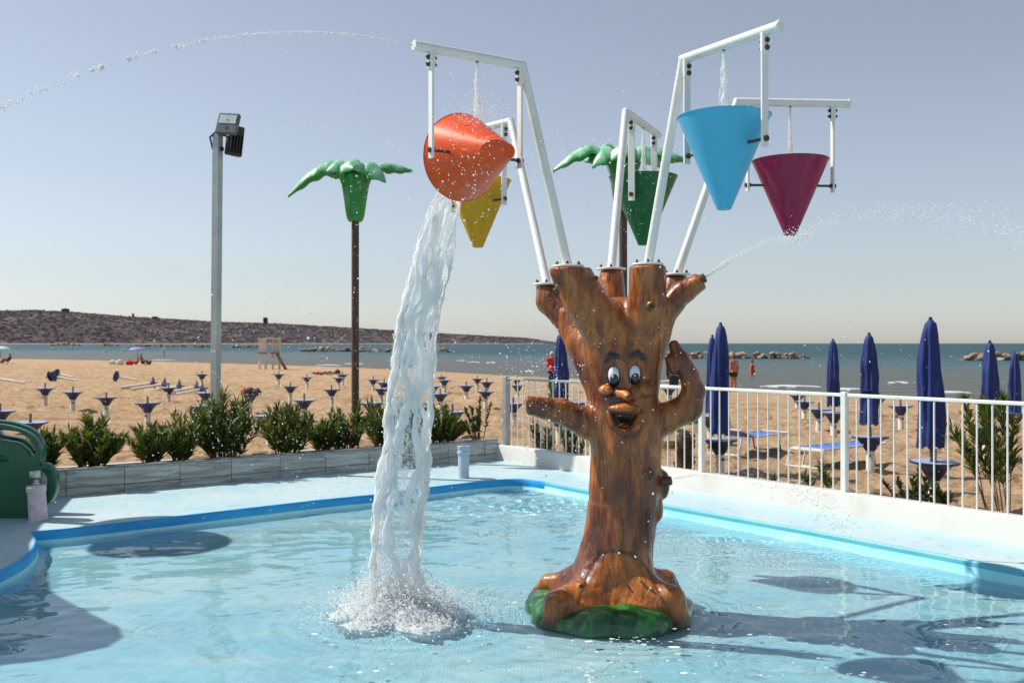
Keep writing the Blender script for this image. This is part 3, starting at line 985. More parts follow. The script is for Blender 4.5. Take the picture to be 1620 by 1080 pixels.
# small white boats, sign poles in the water
def boat(px, py, w, label):
    q = on_plane(px, py, SEA); L = w / F * q[1]
    t = thing('small_boat', q, label, 'boat', 'small white boats moored off the beach')
    hull = MB()
    st = [(-.5, .05, .5), (-.35, .32, .15), (0, .4, .05), (.35, .3, .12), (.5, .03, .55)]
    V = []
    for a, wd, kz in st:
        x = a * L
        V += [(x, -wd * L * .5, .28 * L), (x, -wd * L * .3, kz * L * .3), (x, wd * L * .3, kz * L * .3), (x, wd * L * .5, .28 * L)]
    V = np.array(V) + q
    fc = [(4 * i + j, 4 * i + j + 1, 4 * i + j + 5, 4 * i + j + 4) for i in range(4) for j in range(3)] + [(4 * i + 3, 4 * i, 4 * i + 4, 4 * i + 7) for i in range(4)]
    hull.add(V, fc).build('hull', 'buoy', t, smooth=False)
    MB().bbox(q + [-.1 * L, 0, .33 * L], (.3 * L, .3 * L, .14 * L), .02).build('seat', 'buoy', t, smooth=False)
boat(25, 551.5, 7, 'leftmost small white boat near the far shore')
boat(85, 553, 9, 'small white boat between the left edge and the tower block')
boat(112, 552.5, 9, 'left one of two white boats lying side by side')
boat(122, 552.5, 8, 'right one of two white boats lying side by side')
boat(167, 556, 8, 'small white boat left of the purple parasol')
boat(196, 555.5, 11, 'white boat almost touching the purple parasol')
def sea_marker(px, ytop, ybase, label):
    q = on_plane(px, ybase, SEA)
    h = (ybase - ytop) / F * q[1]
    t = thing('sea_marker', q, label, 'marker pole')
    MB().tube([q - [0, 0, .5], q + [0, 0, h]], h * .035, 6).build('pole', 'stub_grey', t)
    MB().bbox(q + [0, -.05, h * .85], (h * .25, .04, h * .3), .01).build('sign_board', 'buoy', t, smooth=False)
sea_marker(260, 548, 565, 'pole with small white board in the sea right of the purple parasol')
sea_marker(691.5, 548, 576, 'pole with square white board in the sea right of the falling water')

# ---- pool yard: deck with the pool opening cut out
rim_px = [(51, 840), (99, 836.5), (158, 830), (247, 820), (400, 802.5), (500, 791), (591, 782), (678, 770.5), (755, 761.5), (801, 757.5), (825, 757.3), (845, 759.2), (863, 762.3), (900, 769.8), (980, 784.5), (1080, 803), (1280, 838), (1480, 875), (1620, 902)]
rim = [on_plane(x, y, 0)[:2] for x, y in rim_px]
rim += [np.array([5.6, 4.7]), np.array([7.0, 2.4]), np.array([4.0, 1.6]), np.array([0, 1.6]), np.array([-3.4, 2.0]), np.array([-4.6, 3.4]), np.array([-4.5, 5.6]), np.array([-4.15, 6.6])]
rim += [on_plane(x, y, 0)[:2] for x, y in [(-15, 908), (0, 902), (20, 892), (40, 880), (54, 866), (58, 855)]]
rim = np.array(rim)
nrim = len(rim)
OC = CORNER + 0.16 * N1 + 0.10 * N2
outer = np.array([OC - 20 * UP_, OC, OC + 17 * VF, [6, -8], [-14, -6]])
import bmesh
bm = bmesh.new()
lo_ = [bm.verts.new((p[0], p[1], 0)) for p in outer]
hi_ = [bm.verts.new((p[0], p[1], 0)) for p in rim]
eds = []
for loop in (lo_, hi_):
    for i in range(len(loop)):
        eds.append(bm.edges.new((loop[i], loop[(i + 1) % len(loop)])))
bmesh.ops.triangle_fill(bm, use_beauty=True, edges=eds)
for fce in bm.faces:
    if fce.normal.z < 0: fce.normal_flip()
me = bpy.data.meshes.new('pool_deck'); bm.to_mesh(me); bm.free()
me.materials.append(M['deck'])
deck = bpy.data.objects.new('pool_deck', me); COL.objects.link(deck)
tag(deck, kind='structure')

# pool side walls: rounded blue rim band, then wall down to the floor
def wall_band(idx, name, m_top, m_low):
    # normals towards the pool (pool is to the right of the walking order on the back edge)
    pts = rim
    cen = np.array([0.3, 6.5])
    V = []; prof = {'left': [(0.015, 0.003), (0.0, 0.0), (-0.008, -0.012), (-0.012, -0.05), (-0.014, -0.085)], 'right': [(0.012, 0.003), (0.0, 0.0), (-0.008, -0.01), (-0.010, -0.03), (-0.012, -0.045)], 'near': [(0.015, 0.003), (0.0, 0.0), (-0.008, -0.012), (-0.012, -0.05), (-0.014, -0.085)]}[name]
    prof2 = [prof[-1], (-0.02, -0.125), (-0.12, -0.235)]
    def strip(pr, m, nm):
        V = []; 
        for i in idx:
            a = pts[(i - 1) % nrim]; b = pts[(i + 1) % nrim]
            d = (b - a) / np.linalg.norm(b - a)
            nr = np.array([-d[1], d[0]])      # left of walking
            if nr @ (cen - pts[i]) > 0: nr = -nr   # outward
            for o_, z in pr:
                q = pts[i] + nr * o_
                V.append((q[0], q[1], z))
        k = len(pr)
        fc = [(i * k + j, i * k + j + 1, (i + 1) * k + j + 1, (i + 1) * k + j) for i in range(len(idx) - 1) for j in range(k - 1)]
        o = link(nm, V, fc, m, smooth=True)
        return tag(o, kind='structure')
    strip(prof, m_top, 'pool_rim'); strip(prof2, m_low, 'pool_side')
cut = 12
wall_band(list(range(nrim - 6, nrim)) + list(range(0, cut + 1)), 'left', 'rim_blue', 'pool_floor')
wall_band(list(range(cut, 21)), 'right', 'rim_cyan', 'pool_floor')
wall_band(list(range(20, nrim - 5)), 'near', 'rim_blue', 'pool_floor')

n = 90
Xf, Yf = np.meshgrid(np.linspace(-6, 9.5, n), np.linspace(0.5, 13.4, n))
ff = grid_faces(n, n)
ff = ff[np.maximum((Xf.ravel()[ff[:, 0]] - CORNER[0]) * N1[0] + (Yf.ravel()[ff[:, 0]] - CORNER[1]) * N1[1], (Xf.ravel()[ff[:, 0]] - CORNER[0]) * N2[0] + (Yf.ravel()[ff[:, 0]] - CORNER[1]) * N2[1]) < -.2]
tag(link('pool_floor', np.stack([Xf.ravel(), Yf.ravel(), np.full(Xf.size, POOLZ)], 1), ff, 'pool_floor'), kind='structure')

# water surface with real ripples
SPL = on_plane(628, 968, WATER)
TREE = np.array([0.66, 6.8])
gx = np.arange(-5.2, 7.4, 0.022); gy = np.arange(1.5, 12.7, 0.024)
Xw, Yw = np.meshgrid(gx, gy)
Zw = fbm(Xw * 1.6, Yw * 2.6, Xw * 0, 4) * 0.011 + fbm(Xw * 4.5, Yw * 6.5, Xw * 0 + 5, 2) * 0.0045
rr = np.random.default_rng(11)
def ring(cx, cy, amp, lam, reach):
    global Zw
    d = np.hypot(Xw - cx, Yw - cy)
    Zw = Zw + amp * np.sin(d / lam * 2 * np.pi) * np.exp(-d / reach) * (1 - np.exp(-(d / (lam)) ** 2)) * np.clip((reach * 6 - d) / reach, 0, 1)
ring(SPL[0], SPL[1], 0.008, 0.15, 0.45)
ring(TREE[0], TREE[1], 0.006, 0.11, 0.5)
for px, py, a, l, r_ in [(790, 930, .004, .09, .2), (1085, 870, .004, .10, .3), (515, 1045, .0018, .11, .2), (250, 985, .002, .09, .2), (890, 800, .006, .08, .5), (720, 835, .004, .06, .3), (1340, 880, .004, .07, .5), (1500, 1000, .003, .09, .25), (1200, 1035, .0018, .12, .3), (1180, 850, .005, .08, .6)]:
    q = on_plane(px, py, WATER); ring(q[0], q[1], a, l, r_)
for _ in range(60):
    q = on_plane(rr.uniform(300, 1620), rr.uniform(800, 1070), WATER); ring(q[0], q[1], .0012, .085, rr.uniform(.07, .12))
# churned water by the far corner where water pours in
d = np.hypot(Xw - 0.0, (Yw - 11.2) * 1.3)
Zw = Zw + np.exp(-(d / 1.2) ** 2) * np.abs(fbm(Xw * 6, Yw * 8, Xw * 0 + 2, 2)) * 0.05
wf = grid_faces(len(gy), len(gx))
def in_yard(x, y):
    return np.maximum((x - CORNER[0]) * N1[0] + (y - CORNER[1]) * N1[1], (x - CORNER[0]) * N2[0] + (y - CORNER[1]) * N2[1]) < -.2
wf = wf[in_yard(Xw.ravel()[wf[:, 0]], Yw.ravel()[wf[:, 0]])]
water = link('pool_water', np.stack([Xw.ravel(), Yw.ravel(), (WATER + Zw).ravel()], 1), wf, 'pool_water', smooth='full')
tag(water, kind='structure')

# ---- planter wall of wood-look tiles
PL = CORNER.copy()
def on_planter(s, o, z):      # s metres left of the corner, o metres outward
    q = CORNER - UP_ * s + N1 * o
    return np.array([q[0], q[1], z])
Rp = np.array(Matrix.Rotation(math.atan2(UP_[1], UP_[0]), 3, 'Z'))
wall = thing('planter_wall', on_planter(0, 0, 0), 'long low planter wall clad in weathered grey wood-look tiles', 'planter')
WL = 14.0
MB().box(on_planter(WL / 2, .075, -.08), (WL, .11, .74), Rp).build('core', 'grout', wall, smooth=False)
MB().box(on_planter(WL / 2, .86, -.13), (WL, .10, .72), Rp).build('core', 'kerb', wall, smooth=False)
MB().box(on_planter(0.0 - .05, .47, -.13), (.10, .78, .72), Rp).build('core', 'kerb', wall, smooth=False)
s0 = 0.24
k = 0
while s0 < WL - .7:
    w = .632
    for z0, z1 in ((.092, .283), (0.0, .086)):
        MB().bbox((0, 0, 0), (w - .006, .016, z1 - z0), .002).build('tile', 'tile', wall, base=(0, 0, 0), smooth=False)
        o = COL.objects[-1]
        o.location = on_planter(s0 + w / 2, .0085 + random.uniform(-.0015, .001), (z0 + z1) / 2) - BASE['planter_wall']
        o.rotation_euler = (0, 0, math.atan2(UP_[1], UP_[0]))
    s0 += w
    k += 1
for z0, z1 in ((.092, .283), (0.0, .086)):
    MB().bbox(on_planter(.12, .0085, (z0 + z1) / 2), (.228, .016, z1 - z0), .002, Rp).build('tile', 'tile', wall, smooth=False)
s0 = 0
while s0 < WL - .9:
    MB().bbox(on_planter(s0 + .45, .07, .292), (.896, .135, .014), .003, Rp).build('capstone', 'capstone', wall, smooth=False)
    s0 += .9
Vs = []; ns = 90
for i in range(ns):
    for j in range(6):
        q = on_planter(WL * i / (ns - 1), .13 + .68 * j / 5, 0)
        q[2] = .235 + float(fbm(np.array([q[0] * 4]), np.array([q[1] * 4]), np.array([0.]), 3)[0]) * .05
        Vs.append(q)
tag(link('planter_soil', Vs, grid_faces(ns, 6), 'soil', smooth='full'), kind='structure')

# ---- kerb and fence
def on_fence(s, o, z):
    q = CORNER + VF * s + N2 * o
    return np.array([q[0], q[1], z])
Rf = np.array(Matrix.Rotation(math.atan2(VF[1], VF[0]), 3, 'Z'))
KL = 16.5
kb = MB()
prof = [(-.035, -.3), (-.035, .205), (-.028, .217), (-.012, .222), (.125, .222), (.14, .217), (.147, .20), (.147, -.55)]
V = []
ns = 60
for i in range(ns):
    s = KL * i / (ns - 1)
    for o_, z in prof:
        V.append(on_fence(s, o_ + (0 if z < .1 else float(vnoise(np.array([s * 2]), np.array([o_ * 9]), np.array([z]))[0] - .5) * .006), z))
kk = len(prof)
fc = [(i * kk + j, (i + 1) * kk + j, (i + 1) * kk + j + 1, i * kk + j + 1) for i in range(ns - 1) for j in range(kk - 1)]
fc += [tuple(range(kk)), tuple((ns - 1) * kk + j for j in range(kk))[::-1]]
kerb = link('pool_kerb', V, fc, 'kerb')
tag(kerb, kind='structure')
fence = thing('pool_fence', on_fence(.1, .05, .22), 'white metal picket fence along the pool kerb, grey end post', 'fence')
PS = 1.905
tops = .99 + .215
post_s = [.13 + PS * i for i in range(8)]
for i, s in enumerate(post_s):
    w = .062 if i else .085
    b = on_fence(s, .05, .22)
    mb = MB().bbox(b + [0, 0, (tops - .22 + .012) / 2], (w, w, tops - .22 + .012), .006, Rf)
    o = mb.build('post', 'white_fence' if i else 'grey_post', fence, smooth=False)
    if i == 0: o['label'] = 'thicker grey end post'
    if i < 7:
        MB().bbox((on_fence(s + w / 2, .05, tops - .02) + on_fence(s + PS - .031, .05, tops - .02)) / 2, (PS - w / 2 - .031, .034, .034), .006, Rf).build('top_rail', 'white_fence' if i else 'grey_post', fence, smooth=False)
        proto = None
        for j in range(1, 14):
            sj = s + PS * j / 14
            if proto is None:
                proto = MB().tube([(0, 0, 0), (0, 0, tops - .22 - .037)], .0085, 8).build('picket', 'white_fence', fence, base=(0, 0, 0))
                o = proto
            else:
                o = proto.copy(); COL.objects.link(o)
            o.location = on_fence(sj + random.uniform(-.004, .004), .05, .218) - BASE[fence.name]

# ================================================================== THE TREE FOUNTAIN
TX, TY = 0.66, 6.8
S_ = 6.8 / F
def T(px, py, dd=0.0):
    return P(px, py, 6.8 + dd).astype(np.float32)
def R_(r): return r * S_

limbs = {
    'front_left': ([T(984, 590, -.02), T(958, 520, -.10), T(925, 478, -.18), T(899, 424, -.22)], [R_(50), R_(39), R_(33), R_(31)]),
    'back_left': ([T(968, 610, .05), T(925, 545, .17), T(895, 500, .28), T(871, 474, .36), T(866, 452, .38)], [R_(46), R_(30), R_(24), R_(24), R_(19)]),
    'back': ([T(985, 560, .08), T(967, 495, .24), T(967, 428, .32)], [R_(44), R_(28), R_(19)]),
    'front_right': ([T(996, 590, -.02), T(1013, 520, -.10), T(1023, 480, -.16), T(1025, 421, -.20)], [R_(48), R_(37), R_(30), R_(28.5)]),
    'back_right': ([T(1003, 590, .05), T(1035, 530, .16), T(1058, 475, .26), T(1070, 437, .32)], [R_(40), R_(26), R_(19), R_(19)]),
    'nozzle': ([T(1012, 560, 0), T(1048, 495, -.02), T(1080, 463, -.05), T(1104, 447, -.08)], [R_(36), R_(22), R_(17.5), R_(15)]),
}
root_c = np.array([TX, TY, 0.], np.float32)
def RT(dx, dy, z): return np.array([TX + dx, TY + dy, z], np.float32)
roots = [
    ([RT(-.24, -.24, .03), RT(-.37, -.34, .01), RT(-.42, -.38, -.12)], [.11, .085, .055]),
    ([RT(.24, -.22, .05), RT(.37, -.32, .03), RT(.43, -.37, -.12)], [.125, .10, .065]),
    ([RT(-.22, .16, .04), RT(-.40, .26, .00), RT(-.50, .29, -.10)], [.10, .065, .045]),
    ([RT(.24, .14, .05), RT(.42, .23, .02), RT(.52, .26, -.10)], [.11, .085, .06]),
]
arm_l = ([T(985, 668, 0), T(928, 668, -.04), T(888, 650, -.08), T(832, 640, -.12)], [R_(34), R_(25), R_(20.5), R_(15.5)])
arm_r = ([T(985, 672, 0), T(1048, 664, -.04), T(1086, 645, -.08), T(1097, 618, -.1), T(1090, 594, -.12), T(1075, 570, -.14)], [R_(36), R_(25), R_(24), R_(18), R_(15.5), R_(16.5)])

def chain(p, pts, rad, k):
    k = k * .45
    d = None
    for i in range(len(pts) - 1):
        c = d_caps(p, pts[i], pts[i + 1], rad[i] * .955, rad[i + 1] * .955)
        d = c if d is None else smin(d, c, k)
    return d
def cutp(d, p, top, n):
    n = np.asarray(n, np.float32); n = n / np.linalg.norm(n)
    pl = (p - top) @ n
    return -smin(-d, -pl, 0.018)

MOUTH = T(988, 661, -.275)
def sd_tree(p):
    p = p.astype(np.float32)
    d = chain(p, [T(983, 835, 0), T(989, 780, 0), T(991, 700, 0), T(988, 620, 0), T(984, 560, 0), T(980, 520, 0)],
              [R_(54), R_(58), R_(58), R_(55), R_(60), R_(53)], .05)
    zz_ = p[:, 2]
    cx_ = TX + np.interp(zz_, [-.1, .05, .25, .5, .7], [.0, .01, .045, .09, .115]); cy_ = TY + np.interp(zz_, [0, .3], [-.03, 0])
    th_ = np.arctan2(p[:, 1] - cy_, p[:, 0] - cx_)
    amp_ = np.interp(zz_, [-.05, .08, .2, .34], [.17, .13, .05, 0])
    Rz_ = np.interp(zz_, [-.12, .0, .05, .11, .18, .26, .36, .48, .62], [.43, .385, .345, .310, .284, .262, .243, .229, .222]) * (1 - amp_ * np.cos(4 * th_))
    sk = (np.hypot(p[:, 0] - cx_, p[:, 1] - cy_) - Rz_) * .85
    sk = np.maximum(sk, np.maximum(zz_ - .60, -.25 - zz_)).astype(np.float32)
    d = smin(d, sk, .05)
    for pts, rad in roots:
        d = smin(d, chain(p, pts, rad, .06), .065)
    for nm, (pts, rad) in limbs.items():
        c = chain(p, pts, rad, .05)
        if nm == 'nozzle':
            ax = pts[-1] - pts[-2]
            c = cutp(c, p, pts[-1] + ax / np.linalg.norm(ax) * .03, ax)
        else:
            c = cutp(c, p, pts[-1], (0, 0, 1))
        d = smin(d, c, .055)
    c = chain(p, arm_l[0], arm_l[1], .05)
    c = cutp(c, p, arm_l[0][-1], (-1, -.1, -.06))
    d = smin(d, c, .06)
    c = chain(p, arm_r[0], arm_r[1], .04)
    c = smin(c, d_caps(p, T(1073, 562, -.14), T(1067, 546, -.14), R_(12), R_(8)), .02)
    c = smin(c, d_caps(p, T(1066, 582, -.15), T(1063, 570, -.16), R_(11), R_(10)), .02)
    d = smin(d, c, .05)
    # cheeks, nose, lips
    d = smin(d, d_ell(p, T(959, 618, -.235), (R_(12), R_(12), R_(10))), .02)
    d = smin(d, d_ell(p, T(1020, 615, -.22), (R_(15), R_(13), R_(12))), .03)
    d = smin(d, chain(p, [T(979, 622, -.25), T(989, 624, -.30), T(994, 628, -.345)], [R_(8), R_(7), R_(6)], .01), .006)
    d = smin(d, d_ell(p, T(1004, 623, -.25), (R_(9), R_(9), R_(11))), .012)
    d = smin(d, d_ell(p, T(988, 646, -.275), (R_(25), .070, R_(9))), .012)
    d = smin(d, chain(p, [T(963, 654, -.235), T(970, 673, -.265), T(988, 685, -.28), T(1006, 674, -.26), T(1014, 654, -.22)], [R_(5.5), R_(7), R_(7.5), R_(7), R_(5.5)], .01), .015)
    cav = d_ell(p, T(988, 655, -.285), (R_(20), .085, R_(23)))
    cav = np.maximum(cav, p[:, 2] - T(988, 655.5, -.285)[2])
    d = -smin(-d, cav, .006)
    # brows
    d = smin(d, chain(p, [T(958, 570, -.225), T(965, 562, -.235), T(975, 563, -.24)], [R_(4), R_(5.5), R_(4)], .01), .012)
    d = smin(d, chain(p, [T(1000, 562, -.235), T(1009, 559, -.23), T(1017, 565, -.215)], [R_(4), R_(5.5), R_(4)], .01), .012)
    # knots
    for c_, r in KNOTS:
        d = smin(d, np.linalg.norm(p - c_, axis=1) - r * 1.5, .03)
        d = -smin(-d, np.linalg.norm(p - c_ - np.array([0, -r * 1.25, 0], np.float32), axis=1) - r, .012)
    # burl that carries the side nozzle
    d = smin(d, d_ell(p, T(1046, 766, -.02), (R_(14), R_(13), R_(24))), .03)
    d = smin(d, d_ell(p, T(1040, 806, -.06), (R_(9), R_(12), R_(18))), .03)
    return d
KNOTS = [(T(879, 463, -.36), .022), (T(1031, 484, -.305), .018), (T(1030, 748, -.20), .016), (T(920, 926, -.30), .011), (T(944, 440, -.30), .012)]

fountain = thing('tree_fountain', (TX, TY, -.30), 'smiling painted tree trunk fountain with branches carrying white bucket pipes', 'fountain')
V, Q = surface_nets(sd_tree, (-.05, 6.0, -.12), (1.45, 7.55, 2.36), .0125, 3)
# bark relief
nrm = grad(sd_tree, V, .01); nrm /= np.linalg.norm(nrm, axis=1)[:, None] + 1e-6
face_d = np.linalg.norm((V - T(988, 615, -.25)) * np.array([1, .7, .8]), axis=1)
calm = np.clip((face_d - .12) / .12, 0.0, 1)
st = fbm(V[:, 0] * 16, V[:, 1] * 16, V[:, 2] * 3.2, 4)
lump = fbm(V[:, 0] * 5, V[:, 1] * 5, V[:, 2] * 3, 3)
ridges = -np.abs(st) * 0.012 + 0.003 + lump * 0.014
flatcap = nrm[:, 2] > .9
V = V + nrm * (ridges * calm * (~flatcap))[:, None]
# painted marks: brows, eye surrounds, mouth, knots, seam of the access panel
def near(c, r, soft=.35):
    q = np.linalg.norm((V - c) / np.asarray(r), axis=1)
    return np.clip((1 - q) / soft + 0.0, 0, 1)
dark = np.zeros(len(V))
for c, r in [(T(970, 595, -.23), (R_(13), .12, R_(20))), (T(1004, 593, -.22), (R_(13), .12, R_(20)))]:
    dark = np.maximum(dark, near(c, r, .3) * .85)
def near_chain(pts, r, soft):
    dd = None
    for i in range(len(pts) - 1):
        c = d_caps(V.astype(np.float32), pts[i], pts[i + 1], 0, 0)
        dd = c if dd is None else np.minimum(dd, c)
    return np.clip((r - dd) / soft, 0, 1)
dark = np.maximum(dark, near_chain([T(958, 571, -.24), T(965, 561, -.25), T(976, 564, -.25)], R_(7), R_(3)))
dark = np.maximum(dark, near_chain([T(999, 562, -.25), T(1009, 558, -.24), T(1018, 566, -.23)], R_(7), R_(3)))
dark = np.maximum(dark, near_chain([T(951, 553, -.23), T(965, 544, -.25), T(980, 548, -.25)], R_(5), R_(6)) * .5)
dark = np.maximum(dark, near_chain([T(998, 546, -.25), T(1010, 540, -.24), T(1024, 552, -.22)], R_(5), R_(6)) * .5)
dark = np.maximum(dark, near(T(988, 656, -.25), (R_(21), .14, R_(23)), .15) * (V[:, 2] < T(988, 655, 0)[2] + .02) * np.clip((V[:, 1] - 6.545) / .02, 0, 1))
dark = np.maximum(dark, near_chain([T(957, 640, -.22), T(962, 668, -.24), T(980, 692, -.25), T(1005, 690, -.24), T(1020, 668, -.2), T(1026, 640, -.2)], R_(7), R_(7)) * .6)
dark = np.maximum(dark, near(T(955, 632, -.2), (R_(16), .12, R_(8)), .6) * .6)
for c, r in KNOTS:
    dark = np.maximum(dark, near(c + np.array([0, -r, 0]), (r * 1.5,) * 3, .4))
dark = np.maximum(dark, near(T(996, 629, -.362), (R_(8), R_(4.5), R_(8)), .3) * .8)
orange_panel = None
orange = near(T(957, 614, -.3), (R_(13), .1, R_(11)), .5) * .8
orange = np.maximum(orange, near_chain([T(979, 620, -.3), T(994, 624, -.345)], R_(12), R_(4)) * .75)
orange = np.maximum(orange, near(T(984, 640, -.33), (R_(26), .07, R_(12)), .4) * .6)
orange = np.maximum(orange, near_chain([T(965, 658, -.25), T(988, 683, -.28), T(1011, 658, -.25)], R_(7), R_(4)) * .5)
# seam groove of the panel on the front of the skirt
fa = V[:, 1] < TY - .02
px_ = 810 + V[:, 0] / V[:, 1] * F; py_ = 543 - (V[:, 2] - CAMZ) / V[:, 1] * F
sx = (V[:, 0] - (TX + .045)); zz = V[:, 2]
seam_top = .33
w_ = .16 + np.clip((seam_top - zz), 0, 1) ** 1.4 * .62
e = (np.abs(sx) / w_) ** 2.6 + np.clip((zz - .12) / (seam_top - .12), 0, 2) ** 2.6
sm = fa * np.clip(1 - np.abs(e - 1) * 5.0, 0, 1) * (zz > .02)
V = V - nrm * (sm * .006)[:, None] + nrm * ((e < 1) * fa * (zz > .0) * .004)[:, None]
dark = np.maximum(dark, sm * .85)
orange = np.maximum(orange, np.clip((1 - e) * 3, 0, 1) * fa * (zz > .0) * .22 * (1 + st))
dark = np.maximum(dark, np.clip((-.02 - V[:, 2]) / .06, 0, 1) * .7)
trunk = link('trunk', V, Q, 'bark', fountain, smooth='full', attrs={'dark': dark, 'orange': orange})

# grass base the roots grip
def sd_base(p):
    p = p.astype(np.float32)
    q = p - np.array([TX, TY, -.145], np.float32)
    rad = np.hypot(q[:, 0], q[:, 1])
    ang = np.arctan2(q[:, 1], q[:, 0])
    rr_ = .575 + .02 * np.sin(ang * 5 + 1) + .012 * np.sin(ang * 9)
    dx = rad - (rr_ - .10); dz = np.abs(q[:, 2]) - .01
    d = np.hypot(np.maximum(dx, 0), np.maximum(dz, 0)) + np.minimum(np.maximum(dx, dz), 0) - .10
    d = smin(d, d_ell(p, (TX + .02, TY - .40, -.09), (.34, .17, .115)), .04)
    d = smin(d, d_ell(p, (TX - .40, TY + .05, -.10), (.15, .28, .09)), .05)
    return d
V, Q = surface_nets(sd_base, (TX - .72, TY - .72, -.32), (TX + .72, TY + .72, .12), .02, 2)
nn_ = grad(sd_base, V, .02); nn_ /= np.linalg.norm(nn_, axis=1)[:, None] + 1e-6
V = V + nn_ * (fbm(V[:, 0] * 9, V[:, 1] * 9, V[:, 2] * 9, 3) * .018)[:, None]
link('grass_base', V, Q, 'grass_paint', fountain, smooth='full')

# eyes
for ex, ey, dx in ((970.5, 595, 0), (1003.5, 593, 0)):
    sgn = -1 if ex < 990 else 1
    Rz = np.array(Matrix.Rotation(math.radians(14 * sgn), 3, 'Z'))
    MB().ball(T(ex, ey, -.222), (R_(11.5), .036, R_(17)), 20, 14, Rz).build('eye_socket', 'eye_black', fountain)
    w = MB().ball(T(ex + .5, ey - 1.5, -.238), (R_(8.8), .034, R_(13.5)), 20, 14, Rz).build('eye', 'eye_white', fountain)
    MB().ball(T(ex + 1, ey + 4.0, -.253), (R_(6.6), .029, R_(9.4)), 18, 12, Rz).build('pupil', 'eye_black', w)
    MB().ball(T(ex - 1 + 2 * (ex > 990), ey + 0.5, -.2795), (R_(1.6), .006, R_(1.8)), 10, 7).build('pupil_glint', 'pupil_glint', w)
tp = T(988, 674, -.235)
MB().ball(tp, (R_(10), .03, R_(5)), 14, 8).build('tongue', 'bark', fountain)

# nozzles and bolts on the trunk
def stub(a, b, r0, r1, nm='nozzle', m='nozzle_brown'):
    a = np.array(a, float); b = np.array(b, float); L = np.linalg.norm(b - a)
    Rr = rot_from_z(b - a)
    return MB().lathe(a, [(r0, 0), (r0, L * .55), (r1 * 1.15, L * .6), (r1 * 1.2, L * .9), (r1, L), (r1 * .6, L), (r1 * .5, L - .02)], 16, Rr).build(nm, m, fountain)
stub(T(1094, 450, -.08), T(1116, 438.5, -.11), R_(8), R_(6.5))
stub(T(1046, 762, -.06), T(1062.5, 759.5, -.08), R_(8), R_(6))
for bx, by, dd in ((955, 878, -.275), (980, 875, -.285), (1006, 881, -.275), (1030, 930, -.36), (1029, 746, -.235), (985, 700, -.26)):
    MB().lathe(T(bx, by, dd), [(.009, -.02), (.009, .004), (.006, .007)], 10, rot_from_z((0, -1, .2))).build('panel_bolt', 'steel', fountain)

